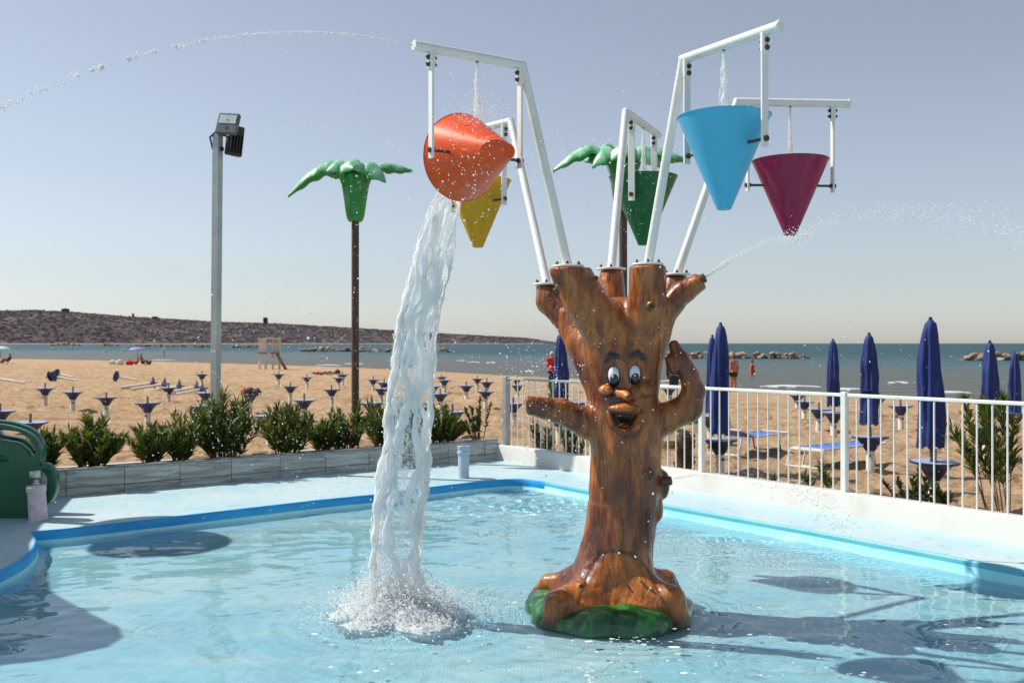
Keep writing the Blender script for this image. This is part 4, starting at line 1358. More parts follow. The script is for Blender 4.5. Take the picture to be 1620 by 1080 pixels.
# ---- pipe frames
BARZ = 3.5
def frame(base, corner, end, hang_near_end, label, bl, colour, axis_tip=None):
    """pole from limb top to corner, bar to end; two hangers; a bucket on the axle"""
    base, corner, end = [np.array(q, float) for q in (base, corner, end)]
    fr = MB()
    u_ = (end - corner) / np.linalg.norm(end - corner)
    pd = (corner - base) / np.linalg.norm(corner - base)
    fr.tube([base - pd * .05, base, corner - pd * .0], [.031, .031, .029], 16)
    fr.tube([corner - u_ * .012, end], .031, 16)
    fr.ball(corner, .031, 14, 9)
    fr.tube([end, end + u_ * .004, end + u_ * .012], [.034, .034, .029], 16)
    f_ = fr.build('bucket_frame', 'white_pipe', fountain)
    f_['label'] = label
    # flange
    fl = np.array([base[0], base[1], base[2] + .004])
    MB().lathe(fl, [(.10, 0), (.104, .004), (.104, .012), (.10, .016)], 28).build('flange', 'white_pipe', f_)
    for q in range(6):
        a = q * math.pi / 3 + .4
        MB().lathe(fl + [.082 * math.cos(a), .082 * math.sin(a), .016], [(.011, 0), (.011, .010), (.006, .012), (.006, .022)], 6).build('flange_bolt', 'black_bolt', f_)
    mid = end - u_ * hang_near_end - u_ * .325
    Rb = np.array(Matrix.Rotation(math.atan2(u_[1], u_[0]), 3, 'Z'))
    drop = .62
    side = np.cross([0, 0, 1.], u_)
    for sgn in (-1, 1):
        h0 = mid + u_ * .325 * sgn
        MB().bbox(h0 + [0, 0, -.02 - drop / 2], (.016, .052, drop + .06), .003, Rb).build('hanger', 'white_pipe', f_, smooth=False)
        mb = MB().bbox(h0 + u_ * .0 + [0, 0, -.065], (.034, .056, .13), .008, Rb)
        mb.build('bracket', 'white_pipe', f_, smooth=False)
        for zz_ in (-.055, -.098):
            mb = MB()
            mb.lathe(h0 + u_ * .017 + [0, 0, zz_], [(.016, 0), (.016, .008), (.011, .012), (.007, .012), (.007, .02)], 12, rot_from_z(u_))
            mb.lathe(h0 - u_ * .017 + [0, 0, zz_], [(.016, 0), (.016, .008), (.011, .012), (.007, .012), (.007, .02)], 12, rot_from_z(-u_))
            mb.build('bolt', 'black_bolt', f_)
        axz = h0 + [0, 0, -drop]
        MB().lathe(axz - u_ * .02, [(.017, 0), (.017, .012), (.012, .014), (.012, .026), (.017, .028), (.017, .042)], 12, rot_from_z(u_)).build('bolt', 'black_bolt', f_)
    # spray outlet under the bar
    MB().lathe(mid + [0, 0, -.036], [(.008, 0), (.012, .01)], 10).build('outlet', 'black_bolt', f_)
    # the bucket
    ax = mid + [0, 0, -drop]
    t = thing('tipping_bucket', ax, bl, 'bucket', 'coloured tipping buckets')
    down = np.array([0, 0, -1.]) if axis_tip is None else np.asarray(axis_tip, float)
    down = down / np.linalg.norm(down)
    R = rot_from_z(-down)
    Rr, H, up = .278, .56, .185
    prof = [(.03, up - H), (.042, up - H + .002), (.046, up - H + .012)]
    for i in range(1, 13):
        prof.append((.046 + (Rr - .046) * i / 12, up - H + .012 + (H - .012) * i / 12))
    prof += [(Rr + .004, up), (Rr + .004, up + .004), (Rr - .006, up + .004)]
    for i in range(12, 0, -1):
        prof.append((.04 + (Rr - .052) * i / 12, up - H + .02 + (H - .024) * i / 12))
    prof += [(.02, up - H + .016)]
    MB().lathe(ax, prof, 64, R).build('shell', colour, t)
    MB().tube([ax - u_ * .335, ax - u_ * .18], .0095, 8).build('axle', 'black_rod', t)
    MB().tube([ax + u_ * .18, ax + u_ * .335], .0095, 8).build('axle', 'black_rod', t)
    for sgn in (-1, 1):
        MB().lathe(ax + u_ * sgn * .175, [(.03, 0), (.03, .012), (.018, .02)], 12, rot_from_z(u_ * sgn)).build('hub', colour, t)
    return mid, ax, u_, t

def bar(px, py):
    return P(px, py, (BARZ - CAMZ) * F / (543 - py))
cA, eA = bar(826, 103), bar(657, 72)
uA = (eA - cA) / np.linalg.norm(eA - cA)
perp = np.array([uA[1], -uA[0], 0])
if perp[1] > 0: perp = -perp
tipdir = perp * math.cos(math.radians(5)) + np.array([0, 0, -math.sin(math.radians(5))])
FA = frame(limbs['front_left'][0][-1], cA, eA, .11, 'front left pipe carrying the orange bucket', 'orange bucket tipped on its side, pouring a thick column of water', 'bucket_orange', tipdir)
FB = frame(limbs['back_left'][0][-1], bar(808, 192), bar(703, 217), .12, 'rear left pipe carrying the yellow bucket', 'yellow bucket hanging upright, half hidden behind the orange one', 'bucket_yellow')
FC = frame(limbs['back'][0][-1], bar(990, 177), bar(1041, 213), .12, 'rear middle pipe carrying the green bucket', 'dark green bucket hanging in front of the right palm', 'bucket_green')
FD = frame(limbs['front_right'][0][-1], bar(1081, 94), bar(1233, 41), .11, 'front right pipe carrying the light blue bucket', 'light blue bucket, largest and nearest on the right side', 'bucket_blue')
FE = frame(limbs['back_right'][0][-1], bar(1166, 161), bar(1342, 164), .12, 'rear right pipe carrying the crimson bucket', 'crimson bucket hanging lowest behind the light blue one', 'bucket_red')

# ================================================================== FALLING WATER
def cascade():
    ys = np.array([306, 330, 400, 500, 600, 700, 800, 900, 950, 985])
    cx = np.array([709, 704, 686, 662, 650, 643, 633, 624, 626, 628])
    hw = np.array([18, 23, 28, 31, 32, 33, 35, 36, 38, 44.])
    nR, nA = 420, 128
    yy = np.linspace(306, 985, nR)
    D = 6.50 + (6.72 - 6.50) * np.sqrt(np.clip((yy - 306) / 679, 0, 1))
    c = np.stack([(np.interp(yy, ys, cx) - 810) / F * D, D, CAMZ - (yy - 543) / F * D], 1)
    w = np.interp(yy, ys, hw) / F * D
    a = np.arange(nA) * 2 * np.pi / nA
    A, I = np.meshgrid(a, np.arange(nR))
    ca, sa = np.cos(A), np.sin(A)
    zc = c[:, 2][I]
    tt = I / nR
    n1 = fbm(ca * 1.5 + 3, sa * 1.5, zc * 4.0, 4)
    n2 = fbm(ca * 3.2, sa * 3.2 + 5, zc * 10 + 4, 4)
    side = vnoise(np.sign(ca) * 3 + 10 + 0 * zc, zc * 5.5, 0 * zc) - .5
    edge = np.abs(ca) ** 3
    n3 = fbm(ca * 9, sa * 9 + 5, zc * 26 + 4, 3)
    r = 1 + n1 * .25 * (1 + tt) + n2 * .2 * (.5 + tt) + n3 * .10 + side * .22 * edge * (0.4 + tt)
    strand = fbm(ca * 5, sa * 5, zc * 1.3 + 8, 3) * .28
    depth = .42
    X_ = c[:, 0][I] + w[I] * r * ca
    Y_ = c[:, 1][I] + w[I] * depth * (r + strand * 1.2) * sa
    Z_ = zc + n2 * .012
    V = np.stack([X_.ravel(), Y_.ravel(), Z_.ravel()], 1)
    i = np.arange(nR - 1)[:, None]; j = np.arange(nA)[None, :]
    q = np.stack([i * nA + j, (i + 1) * nA + j, (i + 1) * nA + (j + 1) % nA, i * nA + (j + 1) % nA], 2).reshape(-1, 4)
    o = link('water_column', V, q, 'cascade', smooth='full', base=(c[-1][0], c[-1][1], WATER))
    o.data.materials.append(M['cascade_back'])
    qa = (np.arange(nA) + .5)[None, :] * 2 * np.pi / nA + np.zeros((nR - 1, 1))
    o.data.polygons.foreach_set('material_index', (np.sin(qa) > 0.05).astype(np.int32).ravel())
    tag(o, 'thick white column of water falling from the orange bucket into the pool', 'falling water')
    # ropes of white water wrapped along the column
    mb = MB()
    rg = np.random.default_rng(21)
    for s in range(20):
        ph = rg.uniform(0, 2 * math.pi) if s > 8 else [0, math.pi, -.55, -1.05, -1.55, -2.0, -2.6, .4, 2.6][s] + rg.normal(0, .1)
        i0 = int(rg.uniform(0, .6) * nR) if s > 8 else int(rg.uniform(0, .25) * nR); i1 = min(nR - 1, i0 + int(rg.uniform(.2, .5) * nR)) if s > 8 else int(rg.uniform(.8, .99) * nR)
        idx = np.arange(i0, i1, 4)
        wob = ph + fbm(idx * .03 + s * 9, idx * 0. + s, idx * 0., 3) * .55 + fbm(idx * .05 + s * 5, idx * 0. + s, idx * 0., 2) * .2
        ii = idx
        nn = fbm(np.cos(wob) * 1.5 + 3, np.sin(wob) * 1.5, c[ii, 2] * 4.0, 4) * .25
        X1 = c[ii, 0] + w[ii] * (1.0 + nn) * np.cos(wob); Y1 = c[ii, 1] + w[ii] * depth * (1.02 + nn) * np.sin(wob)
        rad = ((.007 if s < 9 else .003) + .020 * np.abs(fbm(idx * .05, idx * 0. + s, idx * 0. + 3, 3))) * (1 + ii / nR)
        rad[0] = rad[-1] = .001
        if len(ii) > 3: mb.tube(np.stack([X1, Y1, c[ii, 2]], 1), rad, 8)
    o2 = mb.build('water_strands', 'strand', smooth='full')
    tag(o2, 'ropes of white water running down around the falling column', 'falling water', kind='stuff')
    return c, w
CC, CW = cascade()

def drops(name, pts, rad, label, parent=None, m='drop', stretch=None):
    """many small drops in one mesh: octahedra subdivided once"""
    g = (1 + 5 ** .5) / 2
    ico = np.array([(-1, g, 0), (1, g, 0), (-1, -g, 0), (1, -g, 0), (0, -1, g), (0, 1, g), (0, -1, -g), (0, 1, -g), (g, 0, -1), (g, 0, 1), (-g, 0, -1), (-g, 0, 1)]) / math.sqrt(1 + g * g)
    tri = np.array([(0, 11, 5), (0, 5, 1), (0, 1, 7), (0, 7, 10), (0, 10, 11), (1, 5, 9), (5, 11, 4), (11, 10, 2), (10, 7, 6), (7, 1, 8), (3, 9, 4), (3, 4, 2), (3, 2, 6), (3, 6, 8), (3, 8, 9), (4, 9, 5), (2, 4, 11), (6, 2, 10), (8, 6, 7), (9, 8, 1)])
    pts = np.asarray(pts, float); rad = np.asarray(rad, float)
    n = len(pts)
    sc_ = np.ones((n, 1, 3)) * rad[:, None, None]
    sc_ = sc_ * RNG.uniform(.7, 1.4, (n, 1, 3))
    V = (pts[:, None, :] + ico[None] * sc_).reshape(-1, 3)
    Fc = (np.arange(n)[:, None, None] * 12 + tri[None]).reshape(-1, 3)
    o = link(name, V, Fc, m, smooth='full')
    return tag(o, label, 'water drops', kind='stuff')

# splash: foam mound, sheets and droplets
sp = SPL
na, nr_ = 120, 40
A, Rr = np.meshgrid(np.arange(na) * 2 * np.pi / na, np.linspace(0, 1, nr_))
reach = .46 + fbm(np.cos(A) * 2.5, np.sin(A) * 2.5, A * 0, 4) * .32
rad_ = Rr * reach
xs = sp[0] + rad_ * np.cos(A) * 1.0; ys_ = sp[1] + rad_ * np.sin(A)
hgt = (1 - Rr) ** 1.2 * .10 * (1 + 1.5 * fbm(xs * 9, ys_ * 9, xs * 0 + 2, 4)) + .03 * np.abs(fbm(xs * 22, ys_ * 22, xs * 0, 4)) * 3 * (1 - Rr ** 3) - .012
zs = WATER + hgt
i = np.arange(nr_ - 1)[:, None]; j = np.arange(na)[None, :]
q = np.stack([i * na + j, i * na + (j + 1) % na, (i + 1) * na + (j + 1) % na, (i + 1) * na + j], 2).reshape(-1, 4)
tag(link('splash_foam', np.stack([xs.ravel(), ys_.ravel(), zs.ravel()], 1), q, 'splash', smooth='full'), 'white foaming splash where the water column hits the pool', 'splash', kind='stuff')
n = 12000
ang = RNG.uniform(0, 2 * np.pi, n); rr2 = np.abs(RNG.normal(0, .27, n)) + .03
hh = np.abs(RNG.normal(0, 1, n)) * .18 * np.exp(-(rr2 / .40) ** 2) + .005
pts = np.stack([sp[0] + rr2 * np.cos(ang) * 1.1, sp[1] + rr2 * np.sin(ang), WATER + hh], 1)
# a few arcs flung outwards
arc = []
for _ in range(60):
    a = RNG.uniform(0, 2 * np.pi); R0 = RNG.uniform(.3, .6); H0 = RNG.uniform(.06, .22)
    m_ = RNG.integers(10, 26)
    for t_ in np.sort(RNG.uniform(.35, 1, m_)):
        arc.append((sp[0] + R0 * t_ * math.cos(a) + RNG.normal(0, .006), sp[1] + R0 * t_ * math.sin(a) + RNG.normal(0, .006), WATER + 4 * H0 * t_ * (1.08 - t_) + RNG.normal(0, .006)))
pts = np.concatenate([pts, np.array(arc)])
drops('splash_drops', pts, np.clip(RNG.exponential(.0019, len(pts)) + .0014, 0, .009), 'white drops thrown up around the splash in the pool')

# drops shed around the falling column
pts = []
for _ in range(1500):
    i = int(RNG.uniform(0, 1) ** .8 * (len(CC) - 1))
    s = (1.0 + abs(RNG.normal(0, .18)) * (0.4 + i / len(CC)))
    a = RNG.uniform(0, 2 * np.pi)
    pts.append((CC[i, 0] + CW[i] * s * math.cos(a), CC[i, 1] + CW[i] * .5 * s * math.sin(a), CC[i, 2] + RNG.normal(0, .01)))
drops('column_drops', pts, RNG.uniform(.0015, .006, len(pts)), 'loose drops flying off the sides of the falling column')

# trickles from the pipes into the buckets
def trickle(mid, ax, spread, label):
    top = mid + [0, 0, -.03]; zb = ax[2] + .12
    n = 40
    z = np.linspace(top[2], zb, n)
    t_ = (top[2] - z) / (top[2] - zb)
    mb = MB()
    ph0 = RNG.uniform(0, 6)
    for k_ in range(4):
        ph = ph0 + k_ * 1.6
        rad = (spread * t_ ** .7) * (1 + .25 * np.array([vnoise(np.array([q * 9.]), np.array([k_ * 3.]), np.array([0.]))[0] - .5 for q in z]) * 2)
        pts = np.stack([top[0] + rad * math.cos(ph) + .003 * np.sin(z * 40 + ph), top[1] + rad * .6 * math.sin(ph), z], 1)
        rr_ = .0028 + .003 * np.abs(np.sin(z * 55 + ph)) + .002 * np.sin(z * 131 + ph)
        mb.tube(pts, np.maximum(rr_, .0012), 7)
    pts = np.stack([top[0] + 0 * z, top[1] + 0 * z, z], 1)
    mb.tube(pts, .004 + spread * .55 * t_ * (1 + .5 * np.sin(z * 60)), 10)
    o = mb.build('water_trickle', 'trickle', smooth='full', base=(top[0], top[1], zb))
    tag(o, label, 'water trickle', 'thin water falls filling the buckets')
    n = 60
    tq = RNG.uniform(0, 1, n)
    return np.stack([top[0] + RNG.normal(0, 1, n) * spread * 1.2 * tq, top[1] + RNG.normal(0, 1, n) * spread * tq, top[2] + (zb - top[2]) * tq], 1)
tr = [trickle(FA[0], FA[1] + [0, 0, .12], .018, 'thin trickle falling from the pipe onto the orange bucket'),
      trickle(FC[0], FC[1], .028, 'trickle falling from the pipe into the dark green bucket'),
      trickle(FD[0], FD[1], .036, 'wide sparkling trickle falling into the light blue bucket'),
      trickle(FE[0], FE[1], .018, 'trickle falling from the pipe into the crimson bucket')]
pts = np.concatenate(tr)
drops('trickle_drops', pts, RNG.uniform(.0015, .0035, len(pts)), 'tiny drops around the trickles above the buckets')
# water bursting on the orange bucket
b0 = FA[1] + np.array([0.03, -.10, .26])
pts = b0 + RNG.normal(0, 1, (420, 3)) * [.09, .07, .05]
drops('bucket_spatter', pts, RNG.uniform(.0015, .0045, len(pts)), 'spatter of drops where the trickle strikes the orange bucket')

# ---- jets
def jet(name, path, count, s0, s1, r0, r1, label, clump=0):
    path = np.asarray(path, float)
    L = np.concatenate([[0], np.cumsum(np.linalg.norm(np.diff(path, axis=0), axis=1))]); L /= L[-1]
    t_ = RNG.uniform(0, 1, count)
    if clump:
        cen = np.sort(RNG.uniform(.0, 1, clump))
        far = t_ > .45
        near_ = cen[np.abs(cen[None] - t_[:, None]).argmin(1)]
        t_ = np.where(far, near_ + RNG.normal(0, .0025, count), t_)
        t_ = np.clip(t_, 0, 1)
    p = np.stack([np.interp(t_, L, path[:, k]) for k in range(3)], 1)
    s = s0 + (s1 - s0) * t_ ** 1.5
    p = p + RNG.normal(0, 1, p.shape) * s[:, None]
    drops(name, p, RNG.uniform(r0, r1, count) * (.6 + .6 * t_), label)
e0 = eA + uA * .02
pa = []
for s in np.linspace(0, 2.5, 40):
    pa.append(e0 + uA * s + np.array([0, 0, .05 * s - .157 * s * s]))
jet('water_jet', pa, 1700, .003, .012, .002, .0045, 'long thin water jet arcing left from the end of the pipe', 120)
mb = MB().tube(pa[:18], [.0055 - .00027 * i for i in range(18)], 7)
tag(mb.build('jet_core', 'drop', smooth='full', base=e0), 'solid start of the water jet at the left pipe end', 'water jet')
pr = [P(1117, 437, 6.69), P(1160, 408, 6.66), P(1205, 385, 6.62), P(1260, 365, 6.6), P(1330, 346, 6.5), P(1400, 337, 6.45), P(1470, 336, 6.4), P(1540, 346, 6.3), P(1620, 372, 6.2), P(1690, 405, 6.1)]
jet('branch_spray', pr, 950, .010, .075, .0022, .0052, 'fan of drops sprayed to the right from the branch nozzle')
pr2 = [P(1117, 438, 6.69), P(1160, 409, 6.66), P(1205, 388, 6.62), P(1290, 372, 6.6)]
jet('branch_spray_core', pr2, 900, .005, .028, .0018, .004, 'dense start of the spray leaving the branch nozzle')
mb = MB()
for k_ in range(5):
    pp_ = [np.array(P(1116 + 45 * t_, 437.5 - 30 * t_ + 3 * (k_ - 2) * t_, 6.69)) for t_ in np.linspace(0, 1, 8)]
    mb.tube(pp_, [.004, .0038, .0036, .0033, .003, .0026, .002, .001], 6)
tag(mb.build('spray_streams', 'drop', smooth='full'), 'fine streams leaving the branch nozzle', 'water jet', kind='stuff')
for k_, (dy, dd) in enumerate([(0, 0), (5, -.15), (12, -.3)]):
    pr = [P(1064, 757, 6.7), P(1110, 747 + dy * .4, 6.65), P(1170, 742 + dy, 6.6), P(1230, 750 + dy * 1.4, 6.5 + dd), P(1285, 775 + dy * 2, 6.4 + dd), P(1345, 830 + dy * 3, 6.3 + dd)]
    jet('trunk_spray', pr, 260, .003, .045, .0014, .003, ['upper', 'middle', 'lower'][k_] + ' thin arc of drops from the nozzle on the trunk side')

# general fine spray hanging in the air
pts = []; 
def cloud(n, px, py, sx, sy, D, sD):
    for _ in range(n):
        d = D + RNG.normal(0, sD)
        x, y = RNG.normal(px, sx), RNG.normal(py, sy)
        if d < 3 or (y - 543) / F * d > 1.7: continue
        q = P(x, y, d)
        pts.append(q)
cloud(1500, 520, 600, 150, 160, 7.6, 1.2)
cloud(500, 620, 300, 120, 120, 7.0, .7)
cloud(300, 840, 590, 28, 28, 6.2, .4)
cloud(260, 840, 630, 60, 70, 6.2, .5)
cloud(420, 740, 250, 40, 60, 5.9, .2)
cloud(220, 1010, 300, 60, 60, 6.8, .5)
cloud(160, 1000, 620, 90, 200, 6.3, .15)
cloud(350, 1300, 560, 200, 120, 6.5, .8)
cloud(160, 900, 230, 60, 30, 6.5, .5)
cloud(300, 560, 380, 60, 130, 8.0, 1.0)
cloud(350, 330, 640, 90, 60, 7.0, 1.0)
drops('fine_spray', pts, np.clip(RNG.exponential(.0013, len(pts)) + .0012, 0, .006), 'fine drops of spray hanging in the air around the fountain')

# floating foam flecks
mb = MB()
for _ in range(300):
    px, py = RNG.uniform(900, 1560), RNG.uniform(955, 1070)
    if RNG.random() < .3: px, py = RNG.normal(640, 110), RNG.normal(985, 35)
    if RNG.random() < .12: px, py = RNG.normal(1010, 35), RNG.normal(1012, 5)
    q = on_plane(px, max(py, 800), WATER + .012)
    r = min(.02, RNG.exponential(.0035) + .003)
    k_ = 7; a = np.arange(k_) * 2 * np.pi / k_
    rr_ = r * RNG.uniform(.5, 1.3, k_)
    Vq = np.stack([q[0] + rr_ * np.cos(a) * 1.6, q[1] + rr_ * np.sin(a), np.full(k_, q[2] + RNG.uniform(0, .001))], 1)
    mb.add(Vq, [tuple(range(k_))])
tag(mb.build('foam_flecks', 'foam'), 'white flecks of foam floating on the pool', 'foam', kind='stuff')

# ================================================================== PLAY PALMS, LAMP, NOZZLES, GREEN TOY
def play_palm(px, D, top_y, fronds, label, zbase, post_label, shift=0):
    c = P(px, top_y, D)
    zt = c[2]
    t = thing('play_palm', (c[0], D, zbase), label, 'artificial palm', 'plastic play palms around the pool')
    MB().tube([(c[0], D, zbase), (c[0], D, zt - .70)], .055, 18).build('trunk', 'cord_dark', t)
    # trumpet
    mb = MB()
    prof = [(.02, -.80), (.09, -.80), (.115, -.77), (.135, -.70), (.155, -.55), (.175, -.40), (.195, -.27), (.235, -.16), (.25, -.08), (.18, -.02), (.06, -.03)]
    n = 40
    V = []
    for r, z in prof:
        for j in range(n):
            a = 2 * math.pi * j / n
            rr_ = r * (1 + .045 * math.cos(7 * a) * min(1, (z + .85) * 2))
            V.append((c[0] + rr_ * math.cos(a) + shift * (z + .8) * .12, D + rr_ * math.sin(a), zt + z))
    fc = [(i * n + j, i * n + (j + 1) % n, (i + 1) * n + (j + 1) % n, (i + 1) * n + j) for i in range(len(prof) - 1) for j in range(n)]
    fc += [tuple(range(n))[::-1], tuple((len(prof) - 1) * n + j for j in range(n))]
    mb.add(V, fc)
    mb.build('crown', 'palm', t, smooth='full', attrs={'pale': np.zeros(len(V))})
    cx, cy = c[0] + shift * .1, D
    for az, reach, up, droop, wmax in fronds:
        az = math.radians(az)
        d = np.array([math.cos(az), math.sin(az), 0]); sd = np.array([-math.sin(az), math.cos(az), 0])
        m = 26; k = 14
        V = []; pale = []
        for i in range(m):
            s = i / (m - 1)
            r = .12 + (reach - .12) * s
            z = -.16 + (up + .16) * math.sin(min(1, s * 2.1) * math.pi / 2) - droop * max(0, s - .35) ** 1.7 / (.65 ** 1.7)
            w = wmax * 1.6 * (math.sin(math.pi * min(1, (s * .90 + .10))) ** .75) * (1 + .10 * math.sin(s * 26)) * (1 if s < .97 else .55)
            th = .042 * (1 - .5 * s)
            cen = np.array([cx, cy, zt + z]) + d * r
            for j in range(k):
                a = 2 * math.pi * j / k
                x = math.cos(a) * w; y = math.sin(a) * th
                y -= (abs(x) / max(w, 1e-4)) ** 2 * w * .8
                if abs(x) < w * .2 and y > 0: y += .012
                q = cen + sd * x + np.array([0, 0, 1]) * y + d * (y * .2)
                V.append(q)
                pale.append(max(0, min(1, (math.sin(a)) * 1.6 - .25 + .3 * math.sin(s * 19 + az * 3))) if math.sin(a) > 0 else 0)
        fc = [(i * k + j, (i + 1) * k + j, (i + 1) * k + (j + 1) % k, i * k + (j + 1) % k) for i in range(m - 1) for j in range(k)]
        fc += [tuple(range(k)), tuple((m - 1) * k + j for j in range(k))[::-1]]
        fc = [tuple(reversed(q)) for q in fc]
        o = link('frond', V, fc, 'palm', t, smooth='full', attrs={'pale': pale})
    return t
play_palm(562, 14.5, 264, [(182, .97, .02, .46, .10), (165, .70, .09, .12, .09), (118, .42, .09, .1, .10), (275, .50, .04, .16, .17), (-38, .62, .02, .30, .13), (10, .83, .06, .10, .085), (60, .5, .07, .12, .09), (225, .5, .05, .2, .11)],
          'green plastic palm on a dark brown post, left of the falling water', 0.2, None)
play_palm(986, 13.7, 242, [(184, .97, .09, .36, .10), (160, .55, .02, .10, .10), (215, .55, .04, .3, .12), (268, .50, .06, .2, .17), (5, .90, .06, .16, .10), (-42, .62, .05, .32, .14), (95, .5, .13, .1, .13), (130, .5, .16, .12, .12)],
          'green plastic palm behind the tree, partly hidden by the dark green bucket', ground_z(1.5, 13.7).item(), None)
ms = np.array([-3.1 - .81 * 4.3, 9.12 + .23 * 4.3, 0.])  # unseen dome on a post, added to cast an oval shadow on the pool
t = thing('oval_shadow_dome', ms, 'unseen green dome on a post, added for its oval shadow on the pool', 'shadow caster')
MB().tube([ms, ms + [0, 0, 4.1]], .06, 14).build('post', 'cord_dark', t)
MB().lathe(ms + [0, 0, 4.0], [(.02, .30), (.25, .27), (.45, .17), (.58, .03), (.62, -.06), (.58, -.08), (.05, .02)][::-1], 32, cap=False).build('cap', 'toy_green', t)

# lamp post with two floodlights
LD = 13.3
lp = P(340, 700, LD); lx = lp[0]
zt = CAMZ - (214 - 543) / F * LD
lamp = thing('lamp_post', (lx, LD, .2), 'tall square white post with two dark floodlights at its top', 'lamp post')
Rl = np.array(Matrix.Rotation(math.radians(-24), 3, 'Z'))
lean = .03
mb = MB()
V = []
for z in (-.1, zt):
    for sx_, sy_ in ((-1, -1), (1, -1), (1, 1), (-1, 1)):
        q = Rl @ np.array([sx_ * .048, sy_ * .048, 0])
        V.append((lx + q[0] + lean * (z + .1) / zt * 1.2, LD + q[1], z))
mb.add(V, [(3, 2, 1, 0), (4, 5, 6, 7), (0, 1, 5, 4), (1, 2, 6, 5), (2, 3, 7, 6), (3, 0, 4, 7)])
mb.build('post', 'lamp_pole', lamp, smooth=False)
Rt = np.array((Matrix.Rotation(math.radians(7), 3, 'Y') @ Matrix.Rotation(math.radians(-18), 3, 'X') @ Matrix.Rotation(math.radians(-8), 3, 'Z')))
def lc(px, py, d=0): return P(px, py, LD + d)
fl = MB().bbox(lc(360.5, 196.5, -.13), (.29, .07, .30), .012, Rt).build('floodlight', 'grey_plastic', lamp, smooth=False)
MB().bbox(lc(360.5, 196.5, -.13) + Rt @ np.array([.0, -.037, .055]), (.235, .006, .125), .002, Rt).build('lens', 'lens', fl, smooth=False)
MB().bbox(lc(360.5, 196.5, -.13) + Rt @ np.array([-.01, -.043, .05]), (.03, .005, .03), .002, Rt).build('lamp_chip', 'pale_lens', fl, smooth=False)
MB().bbox(lc(360.5, 196.5, -.13) + Rt @ np.array([-.005, -.038, -.06]), (.04, .005, .045), .002, Rt).build('badge', 'stub_grey', fl, smooth=False)
Rt2 = np.array((Matrix.Rotation(math.radians(6), 3, 'Y') @ Matrix.Rotation(math.radians(40), 3, 'Z')))
fl2 = MB().bbox(lc(371, 223, .05), (.22, .09, .40), .012, Rt2).build('floodlight', 'black_metal', lamp, smooth=False)
for i in range(5):
    MB().bbox(lc(371, 223, .05) + Rt2 @ np.array([-.08 + i * .04, -.06, -.04]), (.012, .05, .24), .002, Rt2).build('cooling_fin', 'black_metal', fl2, smooth=False)
mb = MB().tube([lc(342, 208, -.05), lc(332, 217, -.02), lc(336, 235, 0), lc(346, 238, 0)], .014, 8)
mb.build('bracket', 'black_metal', lamp)
MB().tube([lc(345, 212, -.05), lc(362, 216, -.08), lc(372, 210, -.1)], .016, 8).build('bracket', 'black_metal', lamp)
MB().box(lc(346, 236, .0), (.13, .05, .05), Rl).build('bracket', 'black_metal', lamp, smooth=False)

# pipe stub on the deck
q = on_plane(733.5, 755.5, 0)
t = thing('pipe_stub', q, 'pale blue capped plastic pipe standing on the deck by the planter', 'pipe')
MB().lathe(q, [(.070, 0), (.070, .30), (.084, .31), (.084, .335), (.074, .338), (.074, .375), (.082, .38), (.082, .40), (.066, .402), (.066, .33)], 24).build('pipe', 'pvc', t)
MB().lathe(q + [0, 0, .395], [(.064, 0), (.064, .006), (.01, .012)], 24).build('cap', 'pvc', t)
q = on_plane(61, 822.5, 0)
Rn = np.array(Matrix.Rotation(math.radians(-4), 3, 'Y'))
t = thing('floor_nozzle', q, 'worn pinkish plastic pipe with metal nozzle in front of the green toy', 'water nozzle')
MB().lathe(q, [(.085, 0), (.083, .27), (.092, .28), (.092, .32), (.086, .325), (.086, .34), (.03, .345)], 24, Rn).build('pipe', 'pvc_worn', t)
MB().lathe(q + Rn @ np.array([0, 0, .34]), [(.035, 0), (.035, .025), (.026, .03), (.026, .05), (.055, .075), (.058, .11), (.052, .14), (.035, .145)], 18, Rn).build('nozzle', 'steel', t)

# green play figure at the left edge (two thick cut-out plates on a body)
TDp = 9.8
def smooth_poly(pts, n=5):
    pts = np.array(pts, float); out = []
    m = len(pts)
    for i in range(m):
        p0, p1, p2, p3 = pts[(i - 1) % m], pts[i], pts[(i + 1) % m], pts[(i + 2) % m]
        for t in np.arange(n) / n:
            out.append(.5 * ((2 * p1) + (p2 - p0) * t + (2 * p0 - 5 * p1 + 4 * p2 - p3) * t * t + (3 * p1 - p0 - 3 * p2 + p3) * t ** 3))
    return np.array(out)
def sd_poly(x, z, P_):
    d = np.full(len(x), 1e9); s = np.ones(len(x))
    m = len(P_)
    for i in range(m):
        a, b = P_[i], P_[i - 1]
        e = b - a; wx, wz = x - a[0], z - a[1]
        h = np.clip((wx * e[0] + wz * e[1]) / (e @ e + 1e-12), 0, 1)
        d = np.minimum(d, (wx - e[0] * h) ** 2 + (wz - e[1] * h) ** 2)
        c1 = z >= a[1]; c2 = z < b[1]; c3 = e[0] * wz > e[1] * wx
        s = np.where((c1 & c2 & c3) | (~c1 & ~c2 & ~c3), -s, s)
    return s * np.sqrt(d)
def TW(pts, n=4):
    s = TDp / F
    return smooth_poly([((x - 810) * s, CAMZ - (y - 543) * s) for x, y in pts], n)
toy_out = TW([(-90, 690), (-60, 674), (-25, 668), (5, 669), (32, 674), (55, 684), (68, 699), (73, 716), (71, 738), (66, 752), (66, 775), (72, 790), (60, 815), (58, 826), (-90, 828), (-95, 760)])
toy_h1 = TW([(3, 679), (20, 679), (40, 682), (54, 691), (63, 704), (64, 715), (57, 717), (50, 708), (37, 699), (18, 695), (4, 692), (-2, 686)])
toy_h2 = TW([(-50, 686), (-20, 679), (-10, 684), (-20, 692), (-50, 700), (-62, 694)])
